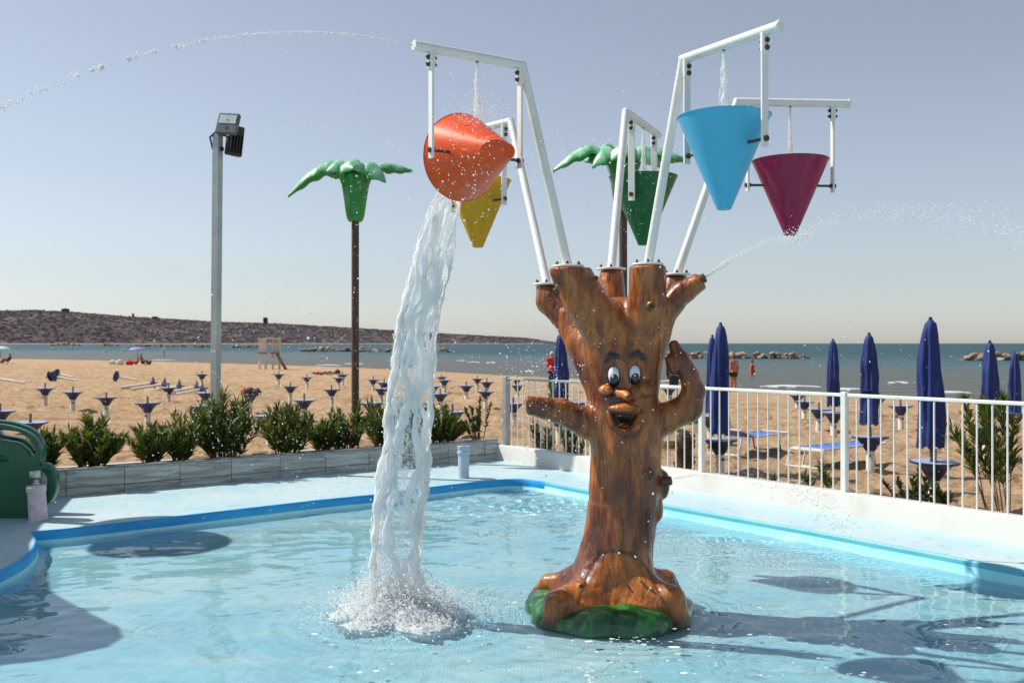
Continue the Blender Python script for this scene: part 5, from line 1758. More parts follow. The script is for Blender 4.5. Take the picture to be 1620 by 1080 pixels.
toy_curl = TW([(70, 737), (75, 733), (79, 730), (86, 733), (94, 743), (98, 758), (96, 775), (88, 790), (74, 800), (64, 803), (64, 777), (74, 776), (80, 769), (83, 760), (81, 750), (75, 743), (66, 742)])
def sd_toy(p):
    x = p[:, 0].astype(float); y = p[:, 1]; z = p[:, 2].astype(float)
    s = TDp / F
    def plate(dx, dz, yc, th, curl=True):
        d = np.maximum(sd_poly(x - dx, z - dz, toy_out), -np.minimum(sd_poly(x - dx, z - dz, toy_h1), sd_poly(x - dx, z - dz, toy_h2)))
        d = (np.minimum(d, sd_poly(x - dx, z - dz, toy_curl)) if curl else d) + .012
        yy = np.abs(y - yc) - th + .012
        return np.minimum(np.maximum(d, yy), 0) + np.hypot(np.maximum(d, 0), np.maximum(yy, 0)) - .012
    d = plate(0, 0, TDp - .07, .045)
    d = np.minimum(d, plate(-.13, .01, TDp + .26, .045, False))
    C = np.array([(-28 - 810) * s, TDp + .1, CAMZ - (800 - 543) * s], np.float32)
    b = d_ell(p.astype(np.float32), C, (80 * s, .20, 60 * s))
    d = smin(d, b, .02)
    # handle bulge and lettering-free relief bar
    d = np.minimum(d, d_caps(p.astype(np.float32), ((-20 - 810) * s, TDp - .11, CAMZ - (722 - 543) * s), ((18 - 810) * s, TDp - .11, CAMZ - (722 - 543) * s), .02, .02))
    return d.astype(np.float32)
V, Q = surface_nets(sd_toy, (-5.75, TDp - .2, -.01), (-4.36, TDp + .42, 1.0), .015, 1)
toy = thing('green_play_figure', (-5.0, TDp, 0), 'dark green moulded plastic play figure with ring shaped handles, cut by left edge', 'play figure')
link('body', V, Q, 'toy_green', toy, smooth=True)

# unseen canopy, added; its outline follows the large shade on the near left water
cz = 3.0
shade = [(-4.75, 11.0), (-4.45, 10.0), (-4.3, 9.3), (-4.0, 8.45), (-3.5, 7.45), (-2.95, 6.85), (-2.62, 6.52), (-2.50, 6.30), (-2.52, 6.10), (-2.72, 5.88), (-3.3, 5.6), (-4.2, 5.2), (-7.5, 5.0), (-8.2, 11.2)]
poly = [(x - .808 * (cz + .25), y + .227 * (cz + .25)) for x, y in shade]
can = thing('added_shade_canopy', (-8, 8.5, 0), 'unseen green flat canopy on four posts, added to shade the left water', 'canopy')
V = [(x, y, cz) for x, y in poly] + [(x, y, cz + .12) for x, y in poly]
n = len(poly)
MB().add(V, [tuple(range(n)), tuple(range(2 * n - 1, n - 1, -1))] + [((i + 1) % n, i, n + i, n + (i + 1) % n) for i in range(n)]).build('roof', 'roof_green', can, smooth=False)
for x, y in ((-7.6, 8.2), (-7.7, 10.6), (-10, 6.6), (-10.3, 11)):
    MB().tube([(x, y, 0), (x, y, cz)], .07, 12).build('post', 'toy_green', can)

# ================================================================== BEACH FURNITURE
def tray_table(top_r=.275, H=.52, post=.065):
    """built round the ground point, copied afterwards"""
    t = thing('tray_table', (0, 0, 0), 'x', 'umbrella base', 'white posts with blue cone trays on the beach')
    MB().lathe((0, 0, 0), [(post, -.35), (post, H - .16), (post * .9, H - .15)], 14).build('post', 'post_white', t, base=(0, 0, 0))
    MB().lathe((0, 0, 0), [(post * 1.1, H - .21), (post * 1.3, H - .19), (.14, H - .10), (.205, H - .032), (top_r, H - .012), (top_r + .004, H + .004), (top_r - .012, H + .012)], 24, cap=False).build('cone', 'tray_blue', t, base=(0, 0, 0))
    MB().lathe((0, 0, 0), [(top_r - .012, H + .0115), (.05, H + .004)], 24, cap=False).build('tray', 'tray_white', t, base=(0, 0, 0))
    MB().lathe((0, 0, 0), [(.022, H - .02), (.022, H + .15), (.015, H + .155)], 10).build('socket', 'stub_grey', t, base=(0, 0, 0))
    MB().lathe((0, -post - .012, H - .28), [(.022, -.0), (.022, .02), (.012, .024)], 8, rot_from_z((0, -1, 0))).build('knob', 'black_rod', t, base=(0, 0, 0))
    return t
tt0 = tray_table()
tt_ch = [(k, kids(k)) for k in kids(tt0)]
tables = [  # px, base y
    (71.6, 641.7), (115, 650), (168, 660), (234, 674.6), (267, 639), (325, 650), (320, 681), (319, 611), (47, 717), (0, 693), (395, 654),
    (440.6, 610.5), (486, 614), (459, 635.7), (481, 667), (525, 642), (536, 616), (542, 610), (590, 619), (607, 628), (603, 640), (589, 675), (427, 703),
    (699, 612.6), (703.5, 621.5), (738, 634), (755, 617), (770, 627), (768, 646), (697, 652), (716.5, 695), (684, 637),
    (817, 618), (819, 632), (813, 673), (885, 703), (915, 668),
    (1261, 651), (1272, 665), (1295, 683), (1318.6, 692), (1377, 744.5), (1390, 656), (1425.5, 678), (1477, 800), (1139, 751), (1124, 703), (1561, 727), (1605, 693), (1058, 640)]
ordw = ['first', 'second', 'third', 'fourth', 'fifth', 'sixth', 'seventh', 'eighth', 'ninth', 'tenth', 'eleventh', 'twelfth', 'thirteenth', 'fourteenth', 'fifteenth']
def zone(px):
    if px < 640: return 'left of the water column'
    if px < 800: return 'between water column and fence'
    if px < 1000: return 'behind fence, left of tree'
    return 'behind fence, right of tree'
rows = {}
for px, by in tables:
    band = 0 if by > 690 else 1 if by > 664 else 2 if by > 645 else 3 if by > 628 else 4
    rows.setdefault((zone(px), band), []).append((px, by))
bandw = ['nearest', 'second', 'third', 'fourth', 'farthest']
first = True
for (zn, band), lst in rows.items():
    lst.sort()
    for i, (px, by) in enumerate(lst):
        q = G(px, by)
        if len(lst) == 1: lab = f'lone blue tray post in {bandw[band]} row {zn}'
        else: lab = f'blue tray post, {ordw[i]} from left in {bandw[band]} row {zn}'
        if first:
            o = tt0; o.location = tuple(q); o.rotation_euler = (0, 0, random.uniform(-.5, .5)); o['label'] = lab; first = False
        else:
            o = copy_tree(tt0, q, random.uniform(-.5, .5), label=lab, ch=tt_ch)
        o.rotation_euler = (random.uniform(-.03, .03), random.uniform(-.03, .03), random.uniform(-.6, .6))
        s = random.uniform(.94, 1.06)
        if (px, by) == (885, 703) : s = 1.12
        if (px, by) == (1477, 800): s = 1.0
        o.scale = (s, s, s)
        BASE[o.name] = q

# toppled ones lying on the sand
fall = [((122, 602), (84, 594), 'toppled base lying with its blue cone towards the left, lower of the pair'), ((116, 597), (90, 590), 'toppled base with large dark blue cone, upper of the pair'),
        ((218, 601.5), (185, 597), 'thin toppled base lying alone far out on the sand'), ((192, 614), (236, 606), 'toppled base, first from left in the row of five lying down'),
        ((210, 616), (254, 608), 'toppled base, second from left in the row of five lying down'), ((228, 620), (277, 611), 'toppled base, third from left in the row of five lying down'),
        ((262, 622), (305, 616), 'toppled base, fourth from left in the row of five lying down'), ((279, 625), (314, 617), 'toppled base, fifth from left in the row of five lying down'),
        ((40, 606), (-6, 601), 'long white pole lying at the left edge, its cone out of view'), ((22, 603), (-20, 600), 'white pole lying behind another at the left edge')]
for (ax_, ay_), (bx_, by_), lab in fall:
    a = G(ax_, ay_ + 1); b = G(bx_, ay_ + 1 if ax_ > bx_ else ay_ + 1)
    D = a[1]
    b = P(bx_, by_, D); b[1] = D; 
    b = np.array([b[0], D + .2, a[2] + .22]); a = a + [0, 0, .05]
    d = b - a; L = np.linalg.norm(d); d /= L
    t = thing('toppled_base', a, lab, 'umbrella base', 'umbrella bases lying on the sand')
    R = rot_from_z(d)
    MB().lathe(a, [(.055, 0), (.055, L), (.03, L)], 12, R).build('post', 'post_white', t)
    MB().lathe(a + d * (L - .02), [(.06, 0), (.16, .09), (.25, .14), (.29, .15), (.27, .16), (.05, .15)], 18, R).build('cone', 'tray_blue', t)
    MB().lathe(a + d * L, [(.022, 0), (.022, .3)], 8, R).build('socket', 'stub_grey', t)
for (ax_, ay_), lab in (((75, 603), 'small dark blue cone standing on the sand, left one of two'), ((81, 603), 'small dark blue cone standing on the sand, right one of two')):
    q = G(ax_, ay_)
    t = thing('loose_tray', q, lab, 'tray')
    R = rot_from_z((.9, -.1, .25))
    MB().lathe(q + [0, 0, .22], [(.05, 0), (.16, .09), (.27, .15), (.25, .16), (.05, .12)], 16, R).build('cone', 'tray_blue', t)
    MB().lathe(q + [0, 0, .22], [(.03, -.12), (.03, .2)], 8, R).build('socket', 'stub_grey', t)

# things heaped on one tray
q = G(395, 654)
hp = q + [0, 0, .55]
t = thing('beach_bags', hp - [0, 0, .0], 'heap of dark bags and orange towel on a blue tray', 'bags')
s = q[1] / F
def lump(c, r, nm, m):
    mb = MB().ball((0, 0, 0), 1, 14, 9); V = mb.v[0]
    V = V * (1 + fbm(V[:, 0] * 2 + c[0] * 9, V[:, 1] * 2, V[:, 2] * 2, 3) * .5)[:, None]
    mb.v[0] = V * np.asarray(r) + np.asarray(c); return mb.build(nm, m, t)
lump(hp + [-9 * s, 0, 4 * s], (5 * s, .1, 5 * s), 'towel', 'cloth_orange')
lump(hp + [0 * s, 0, 4 * s], (8 * s, .14, 5 * s), 'bag', 'cloth_brown')
lump(hp + [12 * s, 0, 2.5 * s], (6 * s, .12, 5.5 * s), 'bag', 'cloth_brown')

# closed parasols
def parasol(px, top, bot, base_y, wpx, tilt, label, seed):
    q = G(px, base_y); D = q[1]; s = D / F
    zt = CAMZ - (top - 543) * s; zb = CAMZ - (bot - 543) * s
    t = thing('closed_parasol', q, label, 'parasol', 'closed blue parasols on the beach')
    tx = tilt * s
    MB().tube([q + [0, 0, .3], (q[0] + tx * .7, D, zb), (q[0] + tx, D, zt - .05)], .02, 10).build('pole', 'stub_grey', t)
    n = 48; m = 26
    r = np.random.default_rng(seed)
    ph = r.uniform(0, 6, 8)
    A, I = np.meshgrid(np.arange(n) * 2 * np.pi / n, np.linspace(0, 1, m))
    W = wpx * s / 2
    env = np.interp(I, [0, .012, .05, .12, .3, .6, 1], [.10, .34, .52, .66, .84, 1.0, 1.04])
    fold = .14 * np.cos(8 * A + ph[0] + I * ph[1] * .3) + .07 * np.cos(5 * A + ph[2] - I * 2) + .05 * np.cos(13 * A + ph[3]) + .09 * np.sin(3 * A + ph[6] + I * 4)
    rr_ = W * env * (1 + fold * np.clip(I * 3, 0.2, 1) + .16 * np.sin(I * 7 + ph[4]) * np.cos(A + ph[5]) + .06 * np.sin(I * 23 + ph[7]) * np.cos(2 * A + ph[1]))
    z = zt + (zb - zt) * I + np.where(I > .97, .02 * np.cos(8 * A), 0)
    xx = q[0] + tx * (1 - I * .35) + rr_ * np.cos(A); yy = D + rr_ * np.sin(A)
    V = np.stack([xx.ravel(), yy.ravel(), z.ravel()], 1)
    i = np.arange(m - 1)[:, None]; j = np.arange(n)[None, :]
    Q = np.stack([i * n + j, (i + 1) * n + j, (i + 1) * n + (j + 1) % n, i * n + (j + 1) % n], 2).reshape(-1, 4)
    link('canopy', V, [tuple(x) for x in Q] + [tuple(range(n))], 'umbrella_cloth', t, smooth='full')
    MB().ball((q[0] + tx, D, zt), .025, 8, 6).build('finial', 'umbrella_cloth', t)
    zs = zt + (zb - zt) * .62
    MB().lathe((q[0] + tx * .8, D, zs), [(W * 1.1, -.012), (W * 1.14, -.008), (W * 1.14, .008), (W * 1.1, .012)], 40).build('strap', 'umbrella_cloth', t) if seed in (3, 5) else None
parasol(885, 527, 655, 703, 22, 2, 'closed blue parasol behind the fence, left of the tree trunk', 1)
parasol(1139, 512, 686, 751, 27, 1, 'closed blue parasol nearest to the right of the raised hand', 2)
parasol(1124, 531, 652, 703, 15, 3, 'slim closed blue parasol peeking out behind the one by the hand', 3)
parasol(1318.6, 537, 642, 692, 18, -1, 'short closed blue parasol left of the middle fence post', 4)
parasol(1376, 528, 671, 744.5, 25, -1, 'closed blue parasol just right of the middle fence post', 5)
parasol(1475, 504, 707, 800, 36, -3, 'tallest and nearest closed blue parasol on the right', 6)
parasol(1563, 540, 655, 727, 23, 3, 'closed blue parasol behind the leafy oleander', 7)
parasol(1605, 557, 655, 693, 17, 0, 'rightmost closed blue parasol, small and partly behind the oleander', 8)

# sunbeds
def sunbed(q, rz, label, raised=True):
    t = thing('sunbed', (0, 0, 0), label, 'sunbed', 'blue and white sunbeds behind the fence')
    L, W, H = 1.9, .62, .36
    fr = MB()
    def tb(*p): fr.tube([np.array(x, float) for x in p], .018, 8)
    h0 = .55
    for sy in (-W / 2, W / 2):
        tb((-L / 2 + h0, sy, H), (L / 2, sy, H))
        tb((-L / 2 + h0, sy, H), (-L / 2, sy, H + (.16 if raised else .0)))
    tb((L / 2, -W / 2, H), (L / 2, W / 2, H))
    tb((-L / 2, -W / 2, H + (.16 if raised else 0)), (-L / 2, W / 2, H + (.16 if raised else 0)))
    fr.build('frame', 'tower_white', t, base=(0, 0, 0))
    g = []
    for i in range(15):
        x = -L / 2 + h0 + (L - h0) * i / 14
        for j in range(5):
            y = -W / 2 + W * j / 4
            g.append((x, y, H - .03 * math.sin(math.pi * j / 4) - .01 * math.sin(i * 2)))
    link('cloth', g, grid_faces(15, 5), 'bed_cloth', t, base=(0, 0, 0), smooth='full')
    g = []
    for i in range(6):
        x = -L / 2 + h0 * i / 5; z = H + (.16 if raised else 0) * (1 - i / 5)
        for j in range(5):
            g.append((x, -W / 2 + W * j / 4, z - .02 * math.sin(math.pi * j / 4)))
    link('headrest', g, grid_faces(6, 5), 'bed_cloth', t, base=(0, 0, 0), smooth='full')
    for x, dx in ((-L / 2 + .35, -.12), (L / 2 - .45, .12)):
        mb = MB()
        for sy in (-W / 2 + .02, W / 2 - .02):
            mb.tube([(x, sy, H), (x + dx, sy, 0)], .016, 8)
        mb.tube([(x + dx, -W / 2 + .02, 0.02), (x + dx, W / 2 - .02, 0.02)], .016, 8)
        mb.build('leg_frame', 'tower_white' if x < 0 else 'stub_grey', t, base=(0, 0, 0))
    # folded sun flap hanging at the head end
    mb = MB()
    c = [(-L / 2 - .04, -W / 2 - .02, H - .02), (-L / 2 - .04, W / 2 + .02, H - .02), (-L / 2 - .16, W / 2 + .02, .06), (-L / 2 - .16, -W / 2 - .02, .06)]
    for a, b in zip(c, c[1:] + c[:1]):
        mb.tube([a, b], .017, 8)
    mb.build('sun_flap', 'tower_white', t, base=(0, 0, 0))
    t.location = tuple(q); t.rotation_euler = (0, 0, rz); t.scale = (.9, .9, .9)
    return t
sunbed(G(1190, 716), math.radians(47), 'sunbed with raised blue headrest beside the parasol by the hand')
sunbed(G(1330, 736), math.radians(38), 'flat blue sunbed with white flap, behind the middle fence post', False)

# lifeguard stand
q = G(432, 584); D = q[1]; s = D / F
lg = thing('lifeguard_stand', q, 'tall white wooden lifeguard stand with ladder near the shoreline', 'lifeguard stand')
z0 = q[2]; 
def LG(px, py, dy=0): 
    r = P(px, py, D); r[1] += dy; return r
for px_, dy in ((413.5, -.5), (422.5, -.5), (430, .4), (440.5, .4)):
    a = LG(px_, 586, dy); b = LG(px_, 535, dy)
    MB().box((a + b) / 2, (.17, .17, b[2] - a[2])).build('leg', 'tower_white', lg, smooth=False)
a = LG(412.5, 559.5, -.65); b = LG(424, 536, -.65)
for i in range(6):
    x = a[0] + (b[0] - a[0]) * (i + .5) / 6
    MB().box((x, a[1], (a[2] + b[2]) / 2), ((b[0] - a[0]) / 6 - .02, .06, b[2] - a[2])).build('board', 'tower_white', lg, smooth=False)
MB().box(((LG(412, 0)[0] + LG(441, 0)[0]) / 2, D, LG(0, 558)[2]), (29 * s, 1.6, .12)).build('platform', 'tower_brown', lg, smooth=False)
MB().box(((LG(412, 0)[0] + LG(441, 0)[0]) / 2, D, LG(0, 535.5)[2]), (30 * s, 1.8, .10)).build('roof', 'tower_white', lg, smooth=False)
for px_ in (434, 437.5):
    a = LG(px_, 558, .4); b = LG(px_, 536, .4)
    MB().box((a + b) / 2, (.09, .09, b[2] - a[2])).build('railing_bar', 'tower_white', lg, smooth=False)
for dy in (-.3, .3):
    MB().tube([LG(437, 558, dy), LG(453.5, 586, dy)], .07, 6).build('ladder_rail', 'tower_brown', lg)
for i in range(7):
    f_ = (i + .5) / 7
    MB().tube([LG(437 + 16.5 * f_, 558 + 28 * f_, -.3), LG(437 + 16.5 * f_, 558 + 28 * f_, .3)], .035, 6).build('rung', 'tower_brown', lg)

# open beach umbrellas far left
def open_umbrella(px, top, base_y, wpx, m, label):
    q = G(px, base_y); s = q[1] / F
    t = thing('beach_umbrella', q, label, 'umbrella')
    zt = CAMZ - (top - 543) * s
    MB().tube([q, (q[0], q[1], zt)], .03, 8).build('pole', 'stub_grey', t)
    R = wpx * s / 2; mb = MB()
    pr = [(R, -.36 * R), (R * .92, -.28 * R), (R * .7, -.14 * R), (R * .4, -.04 * R), (.02, 0), (.02, -.01), (R * .4, -.05 * R), (R * .7, -.15 * R), (R * .92, -.30 * R), (R * .98, -.38 * R)]
    mb.lathe((q[0], q[1], zt), pr, 16, cap=False).build('canopy', m, t)
    return q
QU = open_umbrella(217.5, 548.5, 577, 26, 'cloth_purple', 'open purple umbrella shading people near the left shoreline')
QL = open_umbrella(1.5, 547.5, 576, 28, 'cloth_teal', 'open pale teal umbrella at the left edge of the beach')

# ================================================================== PEOPLE
def person(base, H, pose, label, clothes, rz=0.0, hair='hair', skin='skin'):
    """base: ground point; pose in units of height, local x right, y away, z up"""
    J = {k: np.array(v, float) * H for k, v in pose.items()}
    Rz = np.array(Matrix.Rotation(rz, 3, 'Z'))
    J = {k: (Rz @ v).astype(np.float32) for k, v in J.items()}
    h = np.float32(H)
    segs = [('hipL', 'kneeL', .055, .034), ('kneeL', 'footL', .034, .022), ('hipR', 'kneeR', .055, .034), ('kneeR', 'footR', .034, .022),
            ('footL', 'toeL', .022, .018), ('footR', 'toeR', .022, .018),
            ('pelvis', 'chest', .082, .092), ('hipL', 'hipR', .06, .06), ('shoL', 'shoR', .045, .045),
            ('shoL', 'elbL', .034, .025), ('elbL', 'handL', .024, .018), ('shoR', 'elbR', .034, .025), ('elbR', 'handR', .024, .018),
            ('chest', 'neck', .07, .032), ('neck', 'head', .030, .036)]
    def body(p):
        p = p.astype(np.float32); d = None
        for a, b, ra, rb in segs:
            c = d_caps(p, J[a], J[b], ra * h, rb * h)
            d = c if d is None else smin(d, c, .02 * h)
        d = smin(d, d_ell(p, J['head'], (.047 * h, .056 * h, .066 * h)), .012 * h)
        fd = (Rz @ np.array([0, -1., 0])).astype(np.float32)
        d = smin(d, np.linalg.norm(p - J['head'] - fd * .056 * h, axis=1) - .012 * h, .01 * h)
        for k in ('handL', 'handR'):
            d = smin(d, np.linalg.norm(p - J[k], axis=1) - .024 * h, .01 * h)
        return d
    allp = np.stack(list(J.values()))
    lo = allp.min(0) - .13 * h; hi = allp.max(0) + .13 * h
    t = thing('person', base, label, 'person')
    res = .017 * h
    V, Q = surface_nets(body, lo, hi, res, 1)
    link('body', V + base, Q, skin, t, smooth='full')
    for nm, m, fn in clothes:
        def g(p, fn=fn):
            d = body(p) - .010 * h
            return np.maximum(d, fn(p, J, h))
        V, Q = surface_nets(g, lo, hi, res, 0)
        if len(V): link(nm, V + base, Q, m, t, smooth='full')
    if hair:
        hd = J['head']
        def hr(p):
            d = d_ell(p, hd + np.array([0, 0, .012 * h], np.float32), (.054 * h, .062 * h, .068 * h))
            fd = (Rz @ np.array([0, -1., 0])).astype(np.float32)
            return np.maximum(d, np.minimum((p - hd) @ fd - .012 * h, -(p[:, 2] - hd[2] - .03 * h)))
        V, Q = surface_nets(hr, lo, hi, res * .7, 0)
        link('hair' if hair == 'hair' else 'hat', V + base, Q, hair, t, smooth='full')
    return t
stand = dict(pelvis=(0, 0, .53), chest=(0, 0, .72), neck=(0, 0, .83), head=(0, -.01, .925), hipL=(-.05, 0, .50), hipR=(.05, 0, .50), kneeL=(-.05, -.01, .27), kneeR=(.06, -.01, .27),
             footL=(-.06, .01, .03), footR=(.07, .01, .03), toeL=(-.07, -.08, .018), toeR=(.08, -.08, .018), shoL=(-.105, 0, .80), shoR=(.105, 0, .80), elbL=(-.14, .02, .63), elbR=(.14, .02, .63), handL=(-.13, -.04, .48), handR=(.13, -.04, .48))
def zband(a, b): return lambda p, J, h: np.maximum(a * h - p[:, 2], p[:, 2] - b * h)
def torso(a, b, w=.16): return lambda p, J, h: np.maximum(np.maximum(a * h - p[:, 2], p[:, 2] - b * h), np.abs(p[:, 0] - J['chest'][0]) - w * h)
p1 = dict(stand, elbL=(-.14, -.04, .64), handL=(-.06, -.13, .60), elbR=(.13, -.05, .64), handR=(.03, -.14, .62))
q = G(873, 619)
person(q, (619 - 556) / F * q[1], p1, 'person in red shirt and white hat standing behind left blue parasol', [('shirt', 'cloth_red', lambda p, J, h: np.maximum(np.maximum(.50 * h - p[:, 2], p[:, 2] - .845 * h), 0 * p[:, 2] - 1)), ('trousers', 'cloth_navy', zband(.12, .53))], rz=.5, hair='cloth_white')
q = G(1066, 632)
person(q, 1.72, stand, 'person in black top standing behind the raised hand of the tree', [('top', 'cloth_black', zband(.47, .845)), ('shorts', 'cloth_navy', zband(.30, .50))], rz=2.8)
walk = dict(stand, kneeL=(-.04, -.08, .28), footL=(-.05, -.05, .03), toeL=(-.05, -.13, .03), kneeR=(.05, .03, .27), footR=(.05, .14, .05), toeR=(.05, .07, .02), elbL=(-.13, .05, .63), handL=(-.13, .02, .49), elbR=(.13, -.02, .63), handR=(.12, -.10, .50))
q = G(1161, 620)
person(q, (620 - 561) / F * q[1], dict(stand, footL=(-.05, .03, .03), footR=(.07, -.04, .03)), 'bare chested man in dark trunks standing right of the blue parasol', [('trunks', 'cloth_black', zband(.40, .535))], rz=-2.6)
q = G(1190, 608.5)
person(q, (608.5 - 569) / F * q[1], walk, 'woman in coral swimsuit walking along the shoreline', [('swimsuit', 'cloth_coral', torso(.47, .81, .10))], rz=1.3)
sit = dict(pelvis=(0, 0, .12), chest=(.02, .12, .28), neck=(.02, .14, .38), head=(.02, .13, .47), hipL=(-.05, 0, .09), hipR=(.05, 0, .09), kneeL=(-.05, -.2, .22), kneeR=(.06, -.2, .22),
           footL=(-.06, -.36, .04), footR=(.07, -.36, .04), toeL=(-.07, -.43, .03), toeR=(.08, -.43, .03), shoL=(-.10, .13, .36), shoR=(.10, .13, .36), elbL=(-.13, .05, .24), elbR=(.13, .05, .24), handL=(-.08, -.10, .20), handR=(.08, -.10, .20))
def seated(px, by, scale_px, rz, label, cl, hair='hair', lift=0):
    q = G(px, by); H = scale_px / F * q[1] / .54
    person(q + [0, 0, lift], H, sit, label, cl, rz=rz, hair=hair)
seated(12, 574, 15, -1.35, 'person sitting on a low chair under the teal umbrella', [('top', 'cloth_brown', zband(.15, .38))])
seated(4, 575, 8, -1.2, 'child crouching beneath the teal umbrella at the left edge', [('top', 'cloth_black', zband(.1, .38))])
seated(226, 576, 16, 1.3, 'bare backed person sitting up under the purple umbrella', [('trunks', 'cloth_black', zband(.0, .17))])
seated(215, 577, 12, -1.1, 'person sitting low in front of the purple umbrella pole', [('top', 'cloth_red', zband(.1, .3))])
seated(236, 577, 9, -.8, 'person in black crouching right of the purple umbrella', [('top', 'cloth_black', zband(.0, .42))])
# bag and balls by the purple umbrella
for px_, py_, r, m, lab, nm in ((205, 577, .30, 'cloth_red', 'dark red bag left of the purple umbrella', 'beach_bag'), (179, 576, .28, 'cloth_white', 'small pale pink bundle on the sand, left one', 'beach_bundle'), (190, 577, .32, 'cloth_white', 'small white bundle on the sand, right one', 'beach_bundle')):
    q = G(px_, py_)
    mb = MB().ball((0, 0, 0), 1, 12, 8); V = mb.v[0]
    V = V * (1 + fbm(V[:, 0] * 2 + px_, V[:, 1] * 2, V[:, 2] * 2, 3) * .4)[:, None]
    r = r * q[1] / 110
    mb.v[0] = V * np.array([r * 1.5, r, r]) + q + [0, 0, r * .7]
    t = thing(nm, q, lab, 'bag')
    mb.build('bag_body', m, t)
    MB().tube([q + [-r * .6, 0, r * 1.4], q + [0, 0, r * 2.2], q + [r * .6, 0, r * 1.4]], r * .08, 6).build('handle', m, t)
# two sunbathers lying on the sand
lie = dict(pelvis=(0, 0, .07), chest=(.19, 0, .08), neck=(.30, 0, .09), head=(.38, 0, .10), hipL=(-.02, -.05, .07), hipR=(-.02, .05, .07), kneeL=(-.24, -.05, .13), kneeR=(-.24, .06, .07),
           footL=(-.44, -.05, .03), footR=(-.46, .07, .03), toeL=(-.47, -.05, .06), toeR=(-.49, .07, .06), shoL=(.26, -.1, .08), shoR=(.26, .1, .08), elbL=(.15, -.16, .05), elbR=(.38, .18, .05), handL=(.02, -.14, .05), handR=(.44, .08, .06))
for px_, py_, rz, lab, m in ((503, 592, .1, 'dark skinned sunbather lying on the sand, left of the pair', 'cloth_red'), (521, 591.5, -.25, 'sunbather in black lying on the sand, right of the pair', 'cloth_black')):
    q = G(px_, py_)
    person(q, 24 / F * q[1] * 1.1, lie, lab, [('swimwear', m, lambda p, J, h: np.abs(p[:, 0] - J['pelvis'][0] - .02) - .12 * h)], rz=rz)
    t_ = thing('beach_towel', q + [0, 0, .02], lab.replace('sunbather', 'sunbather\'s towel').split(' lying')[0] + ' spread under them', 'towel')
    MB().bbox(q + [0, 0, .03], (1.9, .8, .03), .01, np.array(Matrix.Rotation(rz, 3, 'Z'))).build('cloth', 'cloth_brown', t_, smooth=False)
q = G(534, 591)
t = thing('beach_bag', q, 'dark rounded bag right of the two sunbathers', 'bag')
MB().ball(q + [0, 0, .12], (.22, .16, .17), 12, 8).build('bag_body', 'cloth_black', t)
MB().tube([q + [-.12, 0, .24], q + [0, 0, .38], q + [.12, 0, .24]], .02, 6).build('handle', 'cloth_black', t)

# ================================================================== PLANTS
def plant(base, w, h, nstem, nleaf, ll, lw, label, cat, mleaf='leaf', name='oleander_bush', lean=.0, spread=1.0, flowers=0, low=.08, bare=0.0, group='oleander bushes round the pool'):
    base = np.asarray(base, float)
    t = thing(name, base, label, cat, group)
    st = MB(); L = []; Fc = []; rnd = []; nv = 0
    per = nleaf // nstem
    tone = RNG.uniform(-.12, .25); ll = ll * RNG.uniform(.85, 1.2); lw = lw * RNG.uniform(.85, 1.15)
    for s in range(nstem):
        a = RNG.uniform(0, 2 * math.pi); rr_ = math.sqrt(RNG.uniform(0, 1))
        b0 = base + np.array([math.cos(a), math.sin(a), 0]) * rr_ * w * .16
        hh = h * (1 - .35 * rr_ ** 2) * RNG.uniform(.55, 1.12)
        tip = base + np.array([math.cos(a) * rr_ * w * .47 * spread + lean * h, math.sin(a) * rr_ * w * .34 * spread, hh])
        c1 = b0 * .55 + tip * .45 + np.array([0, 0, hh * .14])
        ts = np.linspace(0, 1, 9)[:, None]
        path = (1 - ts) ** 2 * b0 + 2 * (1 - ts) * ts * c1 + ts ** 2 * tip
        st.tube(path, np.linspace(.0075, .0025, 9), 5)
        for k in range(per):
            f = bare + (1 - bare) * RNG.uniform(low, 1.0)
            x = f * 8; i = min(7, int(x)); p = path[i] + (path[i + 1] - path[i]) * (x - i)
            tg = path[i + 1] - path[i]; tg /= np.linalg.norm(tg)
            az = RNG.uniform(0, 2 * math.pi); el = RNG.uniform(.35, 1.3) if f < .93 else RNG.uniform(.7, 1.4)
            d = np.array([math.cos(az) * math.cos(el), math.sin(az) * math.cos(el), math.sin(el)]) + tg * .25
            d /= np.linalg.norm(d)
            sd = np.cross(d, [0, 0, 1.]); sd /= np.linalg.norm(sd) + 1e-6
            nn = np.cross(sd, d)
            l = ll * RNG.uniform(.65, 1.2); wd = lw * RNG.uniform(.8, 1.2)
            bend = nn * -l * RNG.uniform(-.02, .14)
            tw = RNG.uniform(-.9, .9); sd2 = sd * math.cos(tw) + nn * math.sin(tw)
            up = np.cross(sd2, d) * wd * .22
            p0 = p; p1 = p + d * l * .5 + bend * .3; p2 = p + d * l + bend
            L += [p0, p1 + sd2 * wd * .5 + up, p1, p1 - sd2 * wd * .5 + up, p2]
            Fc += [(nv, nv + 1, nv + 2), (nv, nv + 2, nv + 3), (nv + 1, nv + 4, nv + 2), (nv + 2, nv + 4, nv + 3)]
            rv = min(.96, max(0, RNG.uniform(0, .8) + tone)) if RNG.random() > .035 else 1.0
            rnd += [rv] * 5; nv += 5
    st.build('stem', 'stem', t)
    o = link('foliage', np.array(L), np.array(Fc)[:, [0, 1, 2]], mleaf, t, smooth=False, attrs={'rnd': rnd})
    if flowers:
        fb = MB()
        for _ in range(flowers):
            fb.ball(base + [RNG.uniform(-.2, .2) * w, RNG.uniform(-.2, .1) * w, h * RNG.uniform(.8, .98)], .02, 6, 4)
        fb.build('flower', 'flower', t)
    return t
